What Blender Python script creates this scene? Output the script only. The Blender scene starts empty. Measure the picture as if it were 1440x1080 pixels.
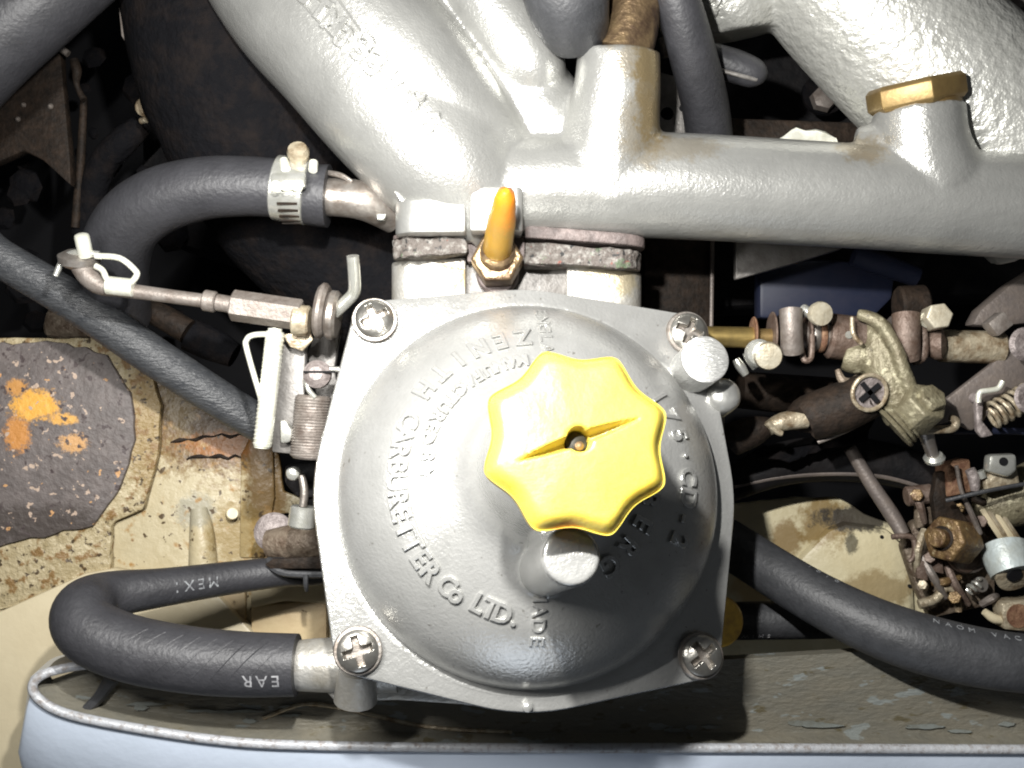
import bpy, bmesh, math, random
from mathutils import Vector, Matrix, noise as mnoise
random.seed(7)
scene = bpy.context.scene
C = scene.collection
scene.unit_settings.system = 'METRIC'
scene.unit_settings.scale_length = 0.018          # one unit is 18 mm

# ------------------------------------------------------------------ camera
D = 15.0
cd = bpy.data.cameras.new('camera'); cam = bpy.data.objects.new('camera', cd); C.objects.link(cam)
cam.location = (0, 0, D); cd.sensor_width = 36; cd.lens = 37.5
cd.clip_start = 0.1; cd.clip_end = 200
scene.camera = cam
# ------------------------------------------------------------------ light
world = bpy.data.worlds.new('World'); scene.world = world; world.use_nodes = True
bg = world.node_tree.nodes['Background']
bg.inputs[0].default_value = (0.90, 0.95, 1.0, 1); bg.inputs[1].default_value = 0.05

def area(name, loc, target, size, energy, col, size_y=None):
    ld = bpy.data.lights.new(name, 'AREA'); ld.energy = energy; ld.color = col
    ld.shape = 'RECTANGLE' if size_y else 'DISK'; ld.size = size
    if size_y: ld.size_y = size_y
    o = bpy.data.objects.new(name, ld); C.objects.link(o); o.location = loc
    d = Vector(target) - Vector(loc); o.rotation_euler = d.to_track_quat('-Z', 'Y').to_euler()
    return o
area('inspection_lamp', (-0.8, 3.3, 9.6), (0.3, -0.8, 0), 0.4, 2800, (1.0, 0.985, 0.95))
wl = area('tube_lamp', (-4.4, 3.2, 9.0), (0.0, -0.8, 0), 6.5, 2600, (1.0, 0.985, 0.95), 0.2)
_z = wl.location.normalized(); _z = (Vector(wl.location) - Vector((0, -.8, 0))).normalized()
_x = Vector((1, 1, 0)); _x = (_x - _z * _x.dot(_z)).normalized(); _y = _z.cross(_x)
wl.rotation_euler = Matrix((_x, _y, _z)).transposed().to_euler()      # the tube runs along its own x axis
area('cool_fill_light', (0, -17, 4), (0, -4, -2), 8, 260, (0.78, 0.87, 1.0))  # added bluish fill from low in front, not a real opening
scene.view_settings.view_transform = 'Standard'; scene.view_settings.look = 'None'
scene.view_settings.exposure = 0.0; scene.view_settings.gamma = 1.0
scene.cycles.filter_width = 2.0
scene.cycles.max_bounces = 6

# ------------------------------------------------------------------ helpers
def P(px, py, z=0.0):
    s = (D - z) / (D * 100)
    return Vector(((px - 720) * s, (540 - py) * s, z))
def S(px, z): return px * (D - z) / (D * 100)
def lerp(a, b, t): return a + (b - a) * t
def cr(p0, p1, p2, p3, t):
    return 0.5 * ((2*p1) + (p2-p0)*t + (2*p0-5*p1+4*p2-p3)*t*t + (3*p1-p0-3*p2+p3)*t*t*t)
def smooth_path(pts, rs, sub):
    n = len(pts); P_, R_ = [], []
    for i in range(n-1):
        a, b, c, d = max(i-1,0), i, i+1, min(i+2,n-1)
        for k in range(sub):
            t = k/sub
            P_.append(cr(pts[a],pts[b],pts[c],pts[d],t)); R_.append(cr(rs[a],rs[b],rs[c],rs[d],t))
    P_.append(pts[-1]); R_.append(rs[-1])
    return P_, R_

class MB:
    def __init__(s): s.v=[]; s.f=[]
    def add(s, vs, fs):
        o=len(s.v); s.v += [tuple(x) for x in vs]; s.f += [tuple(i+o for i in f) for f in fs]
    def tube(s, pts, rs, n=16, sub=1, caps=True, rfun=None):
        pts=[Vector(p) for p in pts]
        if not isinstance(rs,(list,tuple)): rs=[rs]*len(pts)
        rs=list(rs)
        if sub>1: pts,rs=smooth_path(pts,rs,sub)
        m=len(pts); T=[]
        for i in range(m):
            d=(pts[min(i+1,m-1)]-pts[max(i-1,0)]); T.append(d.normalized() if d.length>1e-9 else Vector((0,0,1)))
        N=T[0].orthogonal().normalized(); vs=[]; fs=[]
        for i in range(m):
            if i: N=(T[i-1].rotation_difference(T[i])@N)
            N=(N-T[i]*N.dot(T[i])).normalized(); B=T[i].cross(N)
            for k in range(n):
                a=2*math.pi*k/n; r=rs[i]*(rfun(i/(m-1),a) if rfun else 1)
                vs.append(pts[i]+(N*math.cos(a)+B*math.sin(a))*r)
        for i in range(m-1):
            for k in range(n):
                k2=(k+1)%n; fs.append((i*n+k,i*n+k2,(i+1)*n+k2,(i+1)*n+k))
        if caps:
            fs.append(tuple(range(n-1,-1,-1))); fs.append(tuple((m-1)*n+k for k in range(n)))
        s.add(vs,fs); return s
    def lathe(s, prof, a, ax, n=32, spin=0.0, caps=True):
        """prof: list of (distance along axis, radius)"""
        a=Vector(a); ax=Vector(ax).normalized(); N=ax.orthogonal().normalized(); B=ax.cross(N)
        vs=[];fs=[];m=len(prof)
        for (t,r) in prof:
            for k in range(n):
                q=2*math.pi*k/n+spin; vs.append(a+ax*t+(N*math.cos(q)+B*math.sin(q))*max(r,1e-4))
        for i in range(m-1):
            for k in range(n):
                k2=(k+1)%n; fs.append((i*n+k,i*n+k2,(i+1)*n+k2,(i+1)*n+k))
        if caps:
            fs.append(tuple(range(n-1,-1,-1))); fs.append(tuple((m-1)*n+k for k in range(n)))
        s.add(vs,fs); return s
    def rod(s, a, b, r, n=20, bev=None):
        a=Vector(a); b=Vector(b); L=(b-a).length; e=bev if bev is not None else r*0.12
        return s.lathe([(0,r-e),(e,r),(L-e,r),(L,r-e)], a, b-a, n)
    def hexa(s, a, b, r, spin=0.0):
        a=Vector(a); b=Vector(b); L=(b-a).length; e=r*0.09
        return s.lathe([(0,r-e),(e,r),(L-e,r),(L,r-e)], a, b-a, 6, spin)
    def prism(s, poly, z0, z1, M=None):
        """poly in x,y; extruded from z0 to z1"""
        n=len(poly); A=sum(poly[i][0]*poly[(i+1)%n][1]-poly[(i+1)%n][0]*poly[i][1] for i in range(n))
        if A<0: poly=poly[::-1]
        vs=[Vector((x,y,z0)) for x,y in poly]+[Vector((x,y,z1)) for x,y in poly]
        if M is not None: vs=[M@q for q in vs]
        fs=[tuple(range(n-1,-1,-1)),tuple(range(n,2*n))]+[(i,(i+1)%n,n+(i+1)%n,n+i) for i in range(n)]
        s.add(vs,fs); return s
    def pprism(s, poly, z, th, taper=1.0):
        """poly in photo pixels at height z, top at z"""
        return s.prism([tuple(P(x,y,z)[:2]) for x,y in poly], z-th, z)
    def box(s, c, dx, dy, dz, R=None):
        M=Matrix.Translation(Vector(c))@(R.to_4x4() if R is not None else Matrix.Identity(4))
        return s.prism([(-dx/2,-dy/2),(dx/2,-dy/2),(dx/2,dy/2),(-dx/2,dy/2)],-dz/2,dz/2,M)
    def helix(s, a, b, R, r, turns, n=8, per=14):
        a=Vector(a); b=Vector(b); ax=(b-a).normalized(); N=ax.orthogonal().normalized(); B=ax.cross(N)
        m=int(turns*per); pts=[a.lerp(b,i/m)+(N*math.cos(2*math.pi*i/per)+B*math.sin(2*math.pi*i/per))*R for i in range(m+1)]
        return s.tube(pts,r,n)
    def ptube(s, q, n=20, sub=6, **k):
        return s.tube([P(a,b,c) for a,b,c,_ in q],[S(r,c) for a,b,c,r in q],n,sub,**k)
    def build(s, name, mat, parent=None, local=False, smooth=True, bev=0, remesh=0, relax=0, ang=40, subdiv=0, disp=0, dscale=1.0):
        me=bpy.data.meshes.new(name); me.from_pydata(s.v,[],s.f); me.update()
        bm=bmesh.new(); bm.from_mesh(me); bmesh.ops.recalc_face_normals(bm,faces=bm.faces); bm.to_mesh(me); bm.free()
        o=bpy.data.objects.new(name,me); C.objects.link(o)
        if bev:
            m=o.modifiers.new('b','BEVEL'); m.width=bev; m.segments=2; m.limit_method='ANGLE'; m.angle_limit=math.radians(35)
        if remesh:
            m=o.modifiers.new('r','REMESH'); m.mode='VOXEL'; m.voxel_size=remesh
            if relax:
                m=o.modifiers.new('s','SMOOTH'); m.factor=0.5; m.iterations=relax
        if subdiv:
            m=o.modifiers.new('ss','SUBSURF'); m.subdivision_type='SIMPLE'; m.levels=subdiv; m.render_levels=subdiv
        if o.modifiers:
            dg=bpy.context.evaluated_depsgraph_get(); dg.update()
            me2=bpy.data.meshes.new_from_object(o.evaluated_get(dg)); o.modifiers.clear(); o.data=me2; bpy.data.meshes.remove(me); me=me2; me.name=name
        if disp:
            me.calc_loop_triangles()
            nn=[v.normal.copy() for v in me.vertices]
            for v,nv in zip(me.vertices,nn): v.co += nv*disp*mnoise.noise(v.co*dscale)
        if smooth:
            me.polygons.foreach_set('use_smooth',[True]*len(me.polygons))
            if not remesh:
                try: me.set_sharp_from_angle(angle=math.radians(ang))
                except Exception: pass
        me.materials.clear(); me.materials.append(mat)
        if parent is not None: attach(o,parent,local)
        return o
WM={}
def attach(o,parent,local=False):
    W=WM.get(parent.name, Matrix.Identity(4))
    if not local: o.data.transform(W.inverted()); o.data.update()
    o.parent=parent; WM[o.name]=W
    return o
def tag(o,label,cat,group=None):
    o['label']=label; o['category']=cat
    if group: o['group']=group
    return o
def thing(name,label,cat,loc,group=None,rot=None):
    o=bpy.data.objects.new(name,None); C.objects.link(o)
    M=Matrix.Translation(Vector(loc))
    if rot is not None: M=M@rot.to_4x4()
    o.matrix_world=M; WM[o.name]=M
    o.empty_display_size=0.2
    return tag(o,label,cat,group)
def structure(o): o['kind']='structure'; return o

# ------------------------------------------------------------------ materials
def mat(name, col, metal=0.0, rough=0.5, col2=None, nscale=3.0, lo=0.4, hi=0.6, bump=0.0, bscale=14.0, bump2=0.0, b2scale=60.0,
        rvar=0.0, blobs=(), speck=None, sss=0.0, coat=0.0, spec=0.5, aniso=None, detail=6):
    m=bpy.data.materials.new(name); m.use_nodes=True; nt=m.node_tree; N=nt.nodes; Lk=nt.links
    b=N['Principled BSDF']; b.inputs['Metallic'].default_value=metal; b.inputs['Roughness'].default_value=rough
    b.inputs['Specular IOR Level'].default_value=spec
    if coat: b.inputs['Coat Weight'].default_value=coat; b.inputs['Coat Roughness'].default_value=0.15
    if sss:
        b.inputs['Subsurface Weight'].default_value=sss; b.inputs['Subsurface Radius'].default_value=(1.0,0.5,0.1); b.inputs['Subsurface Scale'].default_value=0.12
    g=N.new('ShaderNodeNewGeometry'); pos=g.outputs['Position']
    if aniso:
        mp=N.new('ShaderNodeMapping'); mp.inputs['Scale'].default_value=aniso[0]; mp.inputs['Rotation'].default_value=aniso[1]
        Lk.new(pos,mp.inputs['Vector']); npos=mp.outputs[0]
    else: npos=pos
    def nz(scale,det=4,rough_=0.6,vec=None,dist=0.0):
        n=N.new('ShaderNodeTexNoise'); n.inputs['Scale'].default_value=scale; n.inputs['Detail'].default_value=det
        n.inputs['Roughness'].default_value=rough_; n.inputs['Distortion'].default_value=dist
        Lk.new(vec or npos,n.inputs['Vector']); return n.outputs['Fac']
    def rng(x,a,b_,c=0.0,d=1.0):
        r=N.new('ShaderNodeMapRange'); r.inputs[1].default_value=a; r.inputs[2].default_value=b_; r.inputs[3].default_value=c; r.inputs[4].default_value=d
        Lk.new(x,r.inputs[0]); return r.outputs[0]
    def mth(op,x,y):
        r=N.new('ShaderNodeMath'); r.operation=op
        for i,q in enumerate((x,y)):
            if isinstance(q,(int,float)): r.inputs[i].default_value=q
            else: Lk.new(q,r.inputs[i])
        return r.outputs[0]
    def mix(f,a,b_):
        r=N.new('ShaderNodeMix'); r.data_type='RGBA'
        Lk.new(f,r.inputs[0])
        for i,q in ((6,a),(7,b_)):
            if isinstance(q,tuple): r.inputs[i].default_value=(*q[:3],1)
            else: Lk.new(q,r.inputs[i])
        return r.outputs[2]
    cur=tuple(col)
    if col2 is not None: cur=mix(rng(nz(nscale,detail,0.65),lo,hi),cur,tuple(col2))
    for (p,rad,c,st,ns) in blobs:
        mp=N.new('ShaderNodeMapping'); mp.vector_type='TEXTURE'
        mp.inputs['Location'].default_value=p; mp.inputs['Scale'].default_value=(rad[0],rad[1],rad[2] if len(rad)>2 else 50.0)
        Lk.new(pos,mp.inputs['Vector'])
        ln=N.new('ShaderNodeVectorMath'); ln.operation='LENGTH'; Lk.new(mp.outputs[0],ln.inputs[0])
        t=mth('SUBTRACT',mth('ADD',1.25,mth('MULTIPLY',mth('SUBTRACT',nz(ns,6,0.75,pos),0.5),2.3)),ln.outputs['Value'])
        cur=mix(rng(t,0.0,0.45,0.0,st),cur,tuple(c))
    if speck is not None:
        for (c,sc,a,b_) in speck:
            cur=mix(rng(nz(sc,3,0.55),a,b_),cur,tuple(c))
    if isinstance(cur,tuple): b.inputs['Base Color'].default_value=(*cur[:3],1)
    else: Lk.new(cur,b.inputs['Base Color'])
    if rvar: Lk.new(rng(nz(nscale*2.3,4),0.3,0.7,rough-rvar,rough+rvar),b.inputs['Roughness'])
    if bump or bump2:
        last=None
        for st,sc in ((bump,bscale),(bump2,b2scale)):
            if not st: continue
            bn=N.new('ShaderNodeBump'); bn.inputs['Strength'].default_value=min(1.0,st); bn.inputs['Distance'].default_value=0.6/sc
            Lk.new(nz(sc,3,0.55),bn.inputs['Height'])
            if last: Lk.new(last,bn.inputs['Normal'])
            last=bn.outputs[0]
        Lk.new(last,b.inputs['Normal'])
    return m
M_={}
M_['cast']=mat('cast_aluminium',(.50,.50,.48),.7,.36,(.43,.43,.41),1.6,.35,.7,bump=.15,bscale=22,rvar=.05)
M_['cover']=mat('satin_aluminium',(.47,.47,.455),.60,.23,(.40,.40,.385),1.8,.35,.7,bump=.30,bscale=20,bump2=.15,b2scale=48,rvar=.04,speck=[((.25,.24,.22),9,.68,.73)])
st=(.26,.19,.085)
M_['manifold']=mat('silver_painted_casting',(.44,.44,.42),.62,.28,(.35,.35,.335),1.2,.35,.7,bump=.18,bscale=12,bump2=.30,b2scale=32,
    blobs=[(P(918,120,-.4),(.28,.75,3),st,.8,7),(P(905,90,-.5),(.5,.3,3),st,.45,6),(P(950,212,-.8),(.6,.2,3),st,.35,7),(P(1215,205,-.6),(.35,.25,3),st,.5,6),(P(900,190,-.8),(.35,.5,3),st,.4,6)])
M_['manifold_rough']=mat('rough_cast_aluminium',(.50,.50,.47),.5,.38,(.42,.42,.39),1.6,.35,.7,bump=.5,bscale=7,bump2=.25,b2scale=18)
M_['body']=mat('aged_aluminium',(.50,.49,.46),.6,.42,(.36,.33,.27),2.2,.4,.75,bump=.35,bscale=14,
    blobs=[(P(630,385,-.8),(.4,.2),(.38,.28,.12),.7,4),(P(860,390,-.8),(.45,.25),(.42,.34,.18),.6,4)])
M_['steel']=mat('dull_steel',(.40,.37,.34),.8,.4,(.22,.18,.15),4,.4,.7,bump=.2,bscale=20)
M_['dusty']=mat('dusty_steel',(.23,.205,.185),.4,.5,(.12,.095,.08),5,.35,.7,bump=.3,bscale=18)
M_['zinc']=mat('zinc_plate',(.68,.68,.64),.75,.27,(.55,.55,.48),5,.4,.7,bump=.12,bscale=18)
M_['screw']=mat('screw_steel',(.42,.41,.38),.9,.30,(.30,.28,.25),5,.4,.7,bump=.15,bscale=16)
M_['white_zinc']=mat('bright_zinc_wire',(.78,.78,.70),.45,.35,(.6,.6,.48),6,.4,.75,bump=.15,bscale=20)
M_['brushed']=mat('brushed_plug_face',(.72,.72,.70),.7,.34,(.60,.60,.58),14,.4,.6,bump=.5,bscale=9,aniso=((1,5,1),(0,0,.3)))
M_['brass']=mat('brass',(.24,.165,.065),.6,.45,(.17,.11,.045),3,.4,.7,bump=.1,bscale=14)
M_['old_brass']=mat('tarnished_brass',(.34,.24,.13),.75,.36,(.13,.085,.055),2.6,.35,.6,bump=.4,bscale=10)
M_['rod_brass']=mat('passivated_rod',(.52,.38,.14),.85,.33,(.36,.26,.10),6,.4,.7)
M_['rust']=mat('rust',(.12,.055,.03),.1,.75,(.24,.14,.08),7,.4,.65,bump=.7,bscale=14)
M_['rust_brown']=mat('brown_rusted_steel',(.10,.065,.048),.3,.55,(.19,.145,.12),5,.4,.7,bump=.5,bscale=16)
M_['dark_rust']=mat('dark_brown_steel',(.012,.009,.007),0,.65,(.030,.020,.014),5,.4,.7,bump=.5,bscale=12,spec=.15)
M_['grease']=mat('greasy_casting',(.21,.19,.125),.3,.5,(.12,.10,.06),3.5,.35,.7,bump=.6,bscale=14,speck=[((.38,.35,.24),6,.58,.72),((.05,.04,.025),8,.62,.72)])
M_['rubber']=mat('black_rubber',(.030,.031,.034),0,.52,(.045,.046,.05),5,.4,.7,bump=.3,bscale=16,spec=.5)
M_['rubber_grey']=mat('greyed_rubber',(.032,.032,.036),0,.50,(.022,.022,.025),2.5,.4,.7,bump=.3,bscale=14,spec=.45)
M_['rubber_worn']=mat('worn_black_rubber',(.030,.032,.036),0,.45,(.055,.057,.06),3.0,.35,.7,bump=.5,bscale=9,spec=.5,aniso=((1,3,1),(0,0,.6)))
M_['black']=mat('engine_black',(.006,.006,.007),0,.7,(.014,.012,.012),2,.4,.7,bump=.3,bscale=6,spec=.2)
M_['black_tex']=mat('sooty_duct',(.005,.005,.006),0,.85,(.013,.010,.009),2.4,.45,.75,bump=.6,bscale=7,spec=.06)
M_['blue_dark']=mat('dark_blue_enamel',(.012,.016,.035),0,.5,(.02,.022,.04),3,.4,.7,spec=.3)
M_['print']=mat('grey_hose_print',(.30,.30,.31),0,.6,(.14,.14,.15),12,.4,.65)
M_['print_worn']=mat('faded_hose_print',(.22,.23,.24),0,.6,(.10,.10,.11),16,.4,.65)
M_['yellow']=mat('yellow_plastic',(.45,.36,.06),0,.42,(.43,.32,.045),1.6,.4,.75,bump=.12,bscale=10,sss=.3,coat=.1,
    blobs=[(P(795,738,3.4),(.16,.10),(.50,.25,.04),.8,8),(P(860,672,3.4),(.5,.25),(.66,.46,.05),.5,5)],speck=[((.45,.27,.05),7,.70,.73)])
M_['orange_cap']=mat('amber_rubber_cap',(.36,.20,.018),0,.42,(.29,.17,.03),3,.4,.7,sss=.3,bump=.1,bscale=9,
    blobs=[(P(712,275,.6),(.22,.32,2),(.62,.20,.008),.8,3)])
M_['gasket']=mat('crusty_gasket',(.10,.085,.075),.1,.7,(.26,.25,.23),9,.48,.68,bump=.9,bscale=11,speck=[((.17,.06,.045),7,.64,.72),((.10,.13,.08),6,.62,.70),((.02,.02,.02),8,.60,.66)])
M_['gasket_dark']=mat('dark_gasket_edge',(.10,.08,.075),.1,.6,(.20,.16,.15),5,.4,.7,bump=.5,bscale=12)
cream=(.43,.375,.25)
M_['cream']=mat('cream_body_paint',cream,0,.45,(.37,.31,.19),1.2,.35,.7,bump=.25,bscale=5,
    blobs=[(P(310,560,-4.5),(2.2,1.3),(.17,.105,.03),.9,4.5),(P(315,600,-4.5),(1.3,.75),(.11,.055,.013),.9,8),(P(300,565,-4.5),(1.6,.6),(.07,.04,.015),.85,9),(P(320,626,-4.5),(.9,.22),(.24,.09,.012),.9,9),(P(375,670,-4.5),(.4,1.9),(.16,.09,.022),.9,6),
           (P(250,540,-4.5),(.35,.9),(.16,.11,.04),.8,7),(P(330,750,-4.5),(.5,.6),(.22,.15,.05),.7,6),(P(270,720,-4.5),(.35,.3),(.25,.24,.19),.7,6)],
    speck=[((.07,.045,.02),5.5,.62,.66),((.28,.16,.05),3.2,.60,.70)])
M_['cream_speck']=mat('peeling_cream_paint',(.31,.25,.14),0,.5,(.42,.355,.225),3.5,.4,.6,bump=.8,bscale=8,
    blobs=[(P(200,590,-4.3),(.35,1.3),(.24,.16,.06),.75,8)],speck=[((.06,.04,.02),8.5,.59,.64),((.20,.12,.045),4,.54,.62)])
M_['cream_clean']=mat('smooth_cream_paint',(.56,.49,.34),0,.4,(.50,.43,.29),.8,.3,.7,bump=.08,bscale=4)
M_['tan']=mat('tan_stained_paint',(.42,.31,.18),0,.5,(.50,.40,.24),1.0,.3,.7,bump=.15,bscale=6,speck=[((.2,.14,.07),5,.68,.72)])
M_['cream_right']=mat('stained_cream_paint',(.62,.56,.38),0,.45,(.52,.45,.28),1.0,.3,.7,bump=.2,bscale=5,
    blobs=[(P(1110,760,-4.6),(.28,.32),(.20,.12,.035),.8,3),(P(1165,735,-4.6),(.45,.45),(.22,.14,.04),.85,3),(P(1235,830,-4.6),(.7,.3),(.22,.15,.06),.7,3),(P(1212,732,-4.6),(.75,.22),(.035,.03,.025),.95,5),(P(1200,765,-4.6),(.12,.18),(.05,.045,.03),.8,6),(P(1070,830,-4.6),(.5,.3),(.45,.30,.12),.6,3)])
M_['underseal']=mat('purple_brown_underseal',(.105,.090,.086),0,.6,(.155,.132,.125),3,.4,.7,bump=.55,bscale=8,
    blobs=[(P(35,570,-4),(.42,.26),(.66,.34,.06),1.0,9),(P(10,612,-4),(.22,.30),(.48,.21,.05),.95,11),(P(8,545,-4),(.2,.14),(.5,.24,.06),.9,12),(P(75,590,-4),(.25,.1),(.62,.33,.07),.9,12),(P(90,625,-4),(.25,.16),(.58,.32,.12),.8,14),(P(40,745,-4),(1.6,.35),(.05,.04,.035),.8,3)],
    speck=[((.42,.32,.25),5.6,.655,.67),((.48,.27,.12),4.1,.68,.695),((.06,.045,.045),6,.62,.67)])
M_['tray']=mat('grimy_tray_floor',(.135,.13,.108),.1,.5,(.165,.15,.115),1.6,.3,.7,bump=.3,bscale=6,aniso=((1,2.6,1),(0,0,-.1)),
    speck=[((.20,.215,.205),1.7,.62,.65),((.10,.085,.05),2.6,.62,.68)])
M_['flake']=mat('lifted_grey_paint',(.17,.185,.175),0,.5,(.12,.12,.10),5,.4,.7)
M_['tray_wall']=mat('blue_white_enamel',(.52,.58,.68),0,.32,(.48,.54,.63),.8,.3,.7,bump=.06,bscale=4,coat=.2)
M_['rim']=mat('chipped_rim',(.36,.37,.39),.1,.45,(.22,.20,.19),9,.50,.66,bump=.4,bscale=14)
M_['pale_pipe']=mat('pale_blue_painted_union',(.42,.47,.47),.2,.45,(.34,.36,.33),4,.4,.7,bump=.3,bscale=9)
M_['grey_paint']=mat('grey_bracket_paint',(.20,.19,.18),.3,.5,(.13,.12,.11),4,.4,.7,bump=.3,bscale=14)
M_['dull_bracket']=mat('dull_brown_bracket',(.13,.11,.10),.25,.5,(.17,.14,.12),4,.4,.7,bump=.3,bscale=16)
M_['void']=mat('deep_shadow_paint',(.008,.008,.009),0,.8,spec=.1)
M_['hole']=mat('oily_hole',(.03,.028,.02),.3,.35)
M_['grimy']=mat('grimy_mechanism',(.20,.16,.12),.3,.55,(.09,.06,.04),5,.4,.65,bump=.7,bscale=12)
M_['rust_gold']=mat('rusted_brass_nut',(.20,.13,.055),.4,.45,(.09,.05,.025),5,.4,.65,bump=.7,bscale=12,speck=[((.42,.34,.2),7,.63,.72)])
M_['pale_bolt']=mat('pale_plated_bolt',(.50,.46,.36),.35,.38,(.36,.31,.22),6,.4,.7,bump=.25,bscale=12)
M_['tan_metal']=mat('yellowed_metal',(.38,.33,.24),.3,.42,(.17,.12,.07),5,.42,.65,bump=.5,bscale=12)
M_['lilac']=mat('dusty_plug_face',(.27,.235,.225),.3,.55,(.14,.115,.11),7,.4,.65,bump=.6,bscale=12)

# ------------------------------------------------------------------ setting
def plate(name, poly, z, th, m, bev=.03, rag=0.0, sub=1, **k):
    """plate outlined in photo pixels at height z; rag makes the edge uneven"""
    if rag:
        q=[]
        for i in range(len(poly)):
            a,b=poly[i],poly[(i+1)%len(poly)]; n=max(1,int(math.hypot(b[0]-a[0],b[1]-a[1])/14))
            for j in range(n):
                x,y=lerp(a[0],b[0],j/n),lerp(a[1],b[1],j/n)
                q.append((x+random.uniform(-rag,rag),y+random.uniform(-rag,rag)))
        poly=q
    return MB().pprism(poly,z,th).build(name,m,bev=bev,**k)
g=MB(); g.box((0,0,-10.2),60,50,.4); structure(g.build('engine_bay_floor',M_['void']))
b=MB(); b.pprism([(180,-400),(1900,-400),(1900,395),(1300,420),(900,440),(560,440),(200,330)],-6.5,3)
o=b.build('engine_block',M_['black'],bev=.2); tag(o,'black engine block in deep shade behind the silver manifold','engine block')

# left inner wing, cream
wing=thing('inner_wing','cream painted inner wing panel with rust stains, left of the carburettor','body panel',P(250,700,-5))
plate('base_panel',[(140,470),(240,505),(300,558),(348,588),(372,600),(392,640),(399,690),(430,706),(424,720),(380,724),(376,760),(379,782),(520,786),(540,1090),(100,1150),(60,900)],-4.7,.12,M_['cream'],rag=1.2).parent=None
def reparent(name,parent):
    o=[x for x in bpy.data.objects if x.name==name][0]; return attach(o,parent)
attach(bpy.data.objects['base_panel'],wing)
attach(plate('overlapping_panel',[(-200,476),(150,475),(196,498),(214,530),(226,570),(222,640),(212,680),(202,716),(162,734),(156,742),(154,806),(80,838),(-200,905)],-4.5,.2,M_['cream_speck'],rag=1.0,bev=.03),wing)
attach(plate('clean_cream_panel',[(-200,866),(0,860),(62,832),(120,806),(158,800),(300,830),(420,960),(300,1150),(-200,1200)],-4.4,.3,M_['cream_clean'],bev=.06),wing)
attach(plate('underseal_patch',[(-200,484),(90,481),(150,500),(178,540),(188,600),(182,655),(162,700),(128,738),(60,756),(-20,772),(-200,790)],-4.4,.16,M_['underseal'],rag=3.2,bev=.03),wing)
# pressed ribs and steps of the panel
w_=MB(); w_.pprism([(338,640),(352,612),(384,618),(386,700),(372,785),(336,785)],-4.62,.1); attach(w_.build('pressed_rib',M_['cream'],bev=.05),wing)
w_=MB(); w_.ptube([(280,716,-4.72,12),(284,750,-4.62,17),(286,800,-4.6,20)],18,5); attach(w_.build('pressed_rib',M_['cream']),wing)
w_=MB(); w_.pprism([(255,830),(345,826),(345,900),(255,905)],-4.55,.15); attach(w_.build('pressed_step',M_['tan'],bev=.05),wing)
w_=MB(); w_.pprism([(352,852),(460,842),(460,905),(352,905)],-4.5,.2); attach(w_.build('pressed_step',M_['tan'],bev=.08),wing)
w_=MB(); w_.pprism([(352,812),(460,806),(462,850),(400,846),(352,856)],-4.45,.2); attach(w_.build('pressed_step',M_['cream_clean'],bev=.06),wing)
for (a,b_) in ((( 240,622),(372,606)),((262,644),(372,641)),((372,604),(376,720))):
    w_=MB(); q=[(lerp(a[0],b_[0],i/11)+random.uniform(-2,2),lerp(a[1],b_[1],i/11)+random.uniform(-3,3),-4.712,random.uniform(1.0,4.2)) for i in range(12)]
    w_.ptube(q,6,2); attach(w_.build('pressed_crease',M_['dark_rust']),wing)
w_=MB(); w_.rod(P(325,724,-4.7),P(327,722,-4.45),.11,14); attach(w_.build('rivet',M_['cream_clean']),wing)

# right inner wing, cream
rw=thing('inner_wing','stained cream panel seen under the thick hose, right of the carburettor','body panel',P(1150,800,-5))
attach(plate('base_panel',[(980,712),(1040,708),(1120,700),(1180,700),(1215,722),(1260,740),(1300,760),(1320,900),(1290,960),(980,960)],-4.9,.2,M_['cream_right'],rag=1,bev=.05),rw)
attach(plate('bulged_panel',[(1120,790),(1165,745),(1190,735),(1250,742),(1272,765),(1288,815),(1292,880),(1250,920),(1140,860)],-4.7,.4,M_['cream_right'],bev=.18),rw)
for (x,y) in ((1240,755),(1281,812),(1279,824)):
    w_=MB(); w_.rod(P(x,y,-4.72),P(x,y,-4.68),.035,10); attach(w_.build('hole_plug',M_['void']),rw)

# ------------------------------------------------------------------ left background
o=MB().ptube([(300,-120,-3.6,150),(330,60,-3.6,145),(360,170,-3.8,135),(430,300,-4.2,120),(560,420,-4.6,110)],40,10).build('air_duct',M_['black_tex'],disp=.05,dscale=2)
tag(o,'sooty black duct filling the gap left of the silver manifold','duct')
o=MB().ptube([(-420,420,-2.6,70),(-240,270,-2.2,70),(-80,120,-1.8,70),(-20,60,-1.6,70),(60,-10,-1.6,68),(140,-80,-1.8,66)],32,8).build('coolant_hose',M_['rubber_grey'])
tag(o,'blue grey hose crossing the top left corner','hose')
br=thing('rusty_bracket','brown rusted flat bracket below the hose in the top left corner','bracket',P(60,150,-4.6))
MB().pprism([(28,82),(72,44),(84,62),(88,110),(98,225),(100,262),(60,225),(34,212),(-20,236),(-20,90)],-4.6,.25).build('bracket_plate',M_['dark_rust'],br,bev=.04,disp=.03,dscale=5)
MB().ptube([(104,84,-4.4,6),(108,100,-4.4,7),(108,120,-4.5,4),(118,140,-4.5,5)],10,4).build('bracket_edge',M_['dark_rust'],br)
MB().ptube([(76,50,-4.4,6),(84,66,-4.35,5),(96,76,-4.35,5)],10,4).build('bracket_lip',M_['dusty'],br)
for (x,y,r) in ((52,78,4.5),(34,148,4),(72,150,4.5),(26,168,4)):
    MB().lathe([(0,S(r,-4.5)),(.05,S(r,-4.5)*.8),(.08,.01)],P(x,y,-4.62),(0,0,1),12).build('rivet',M_['dusty'],br)
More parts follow.
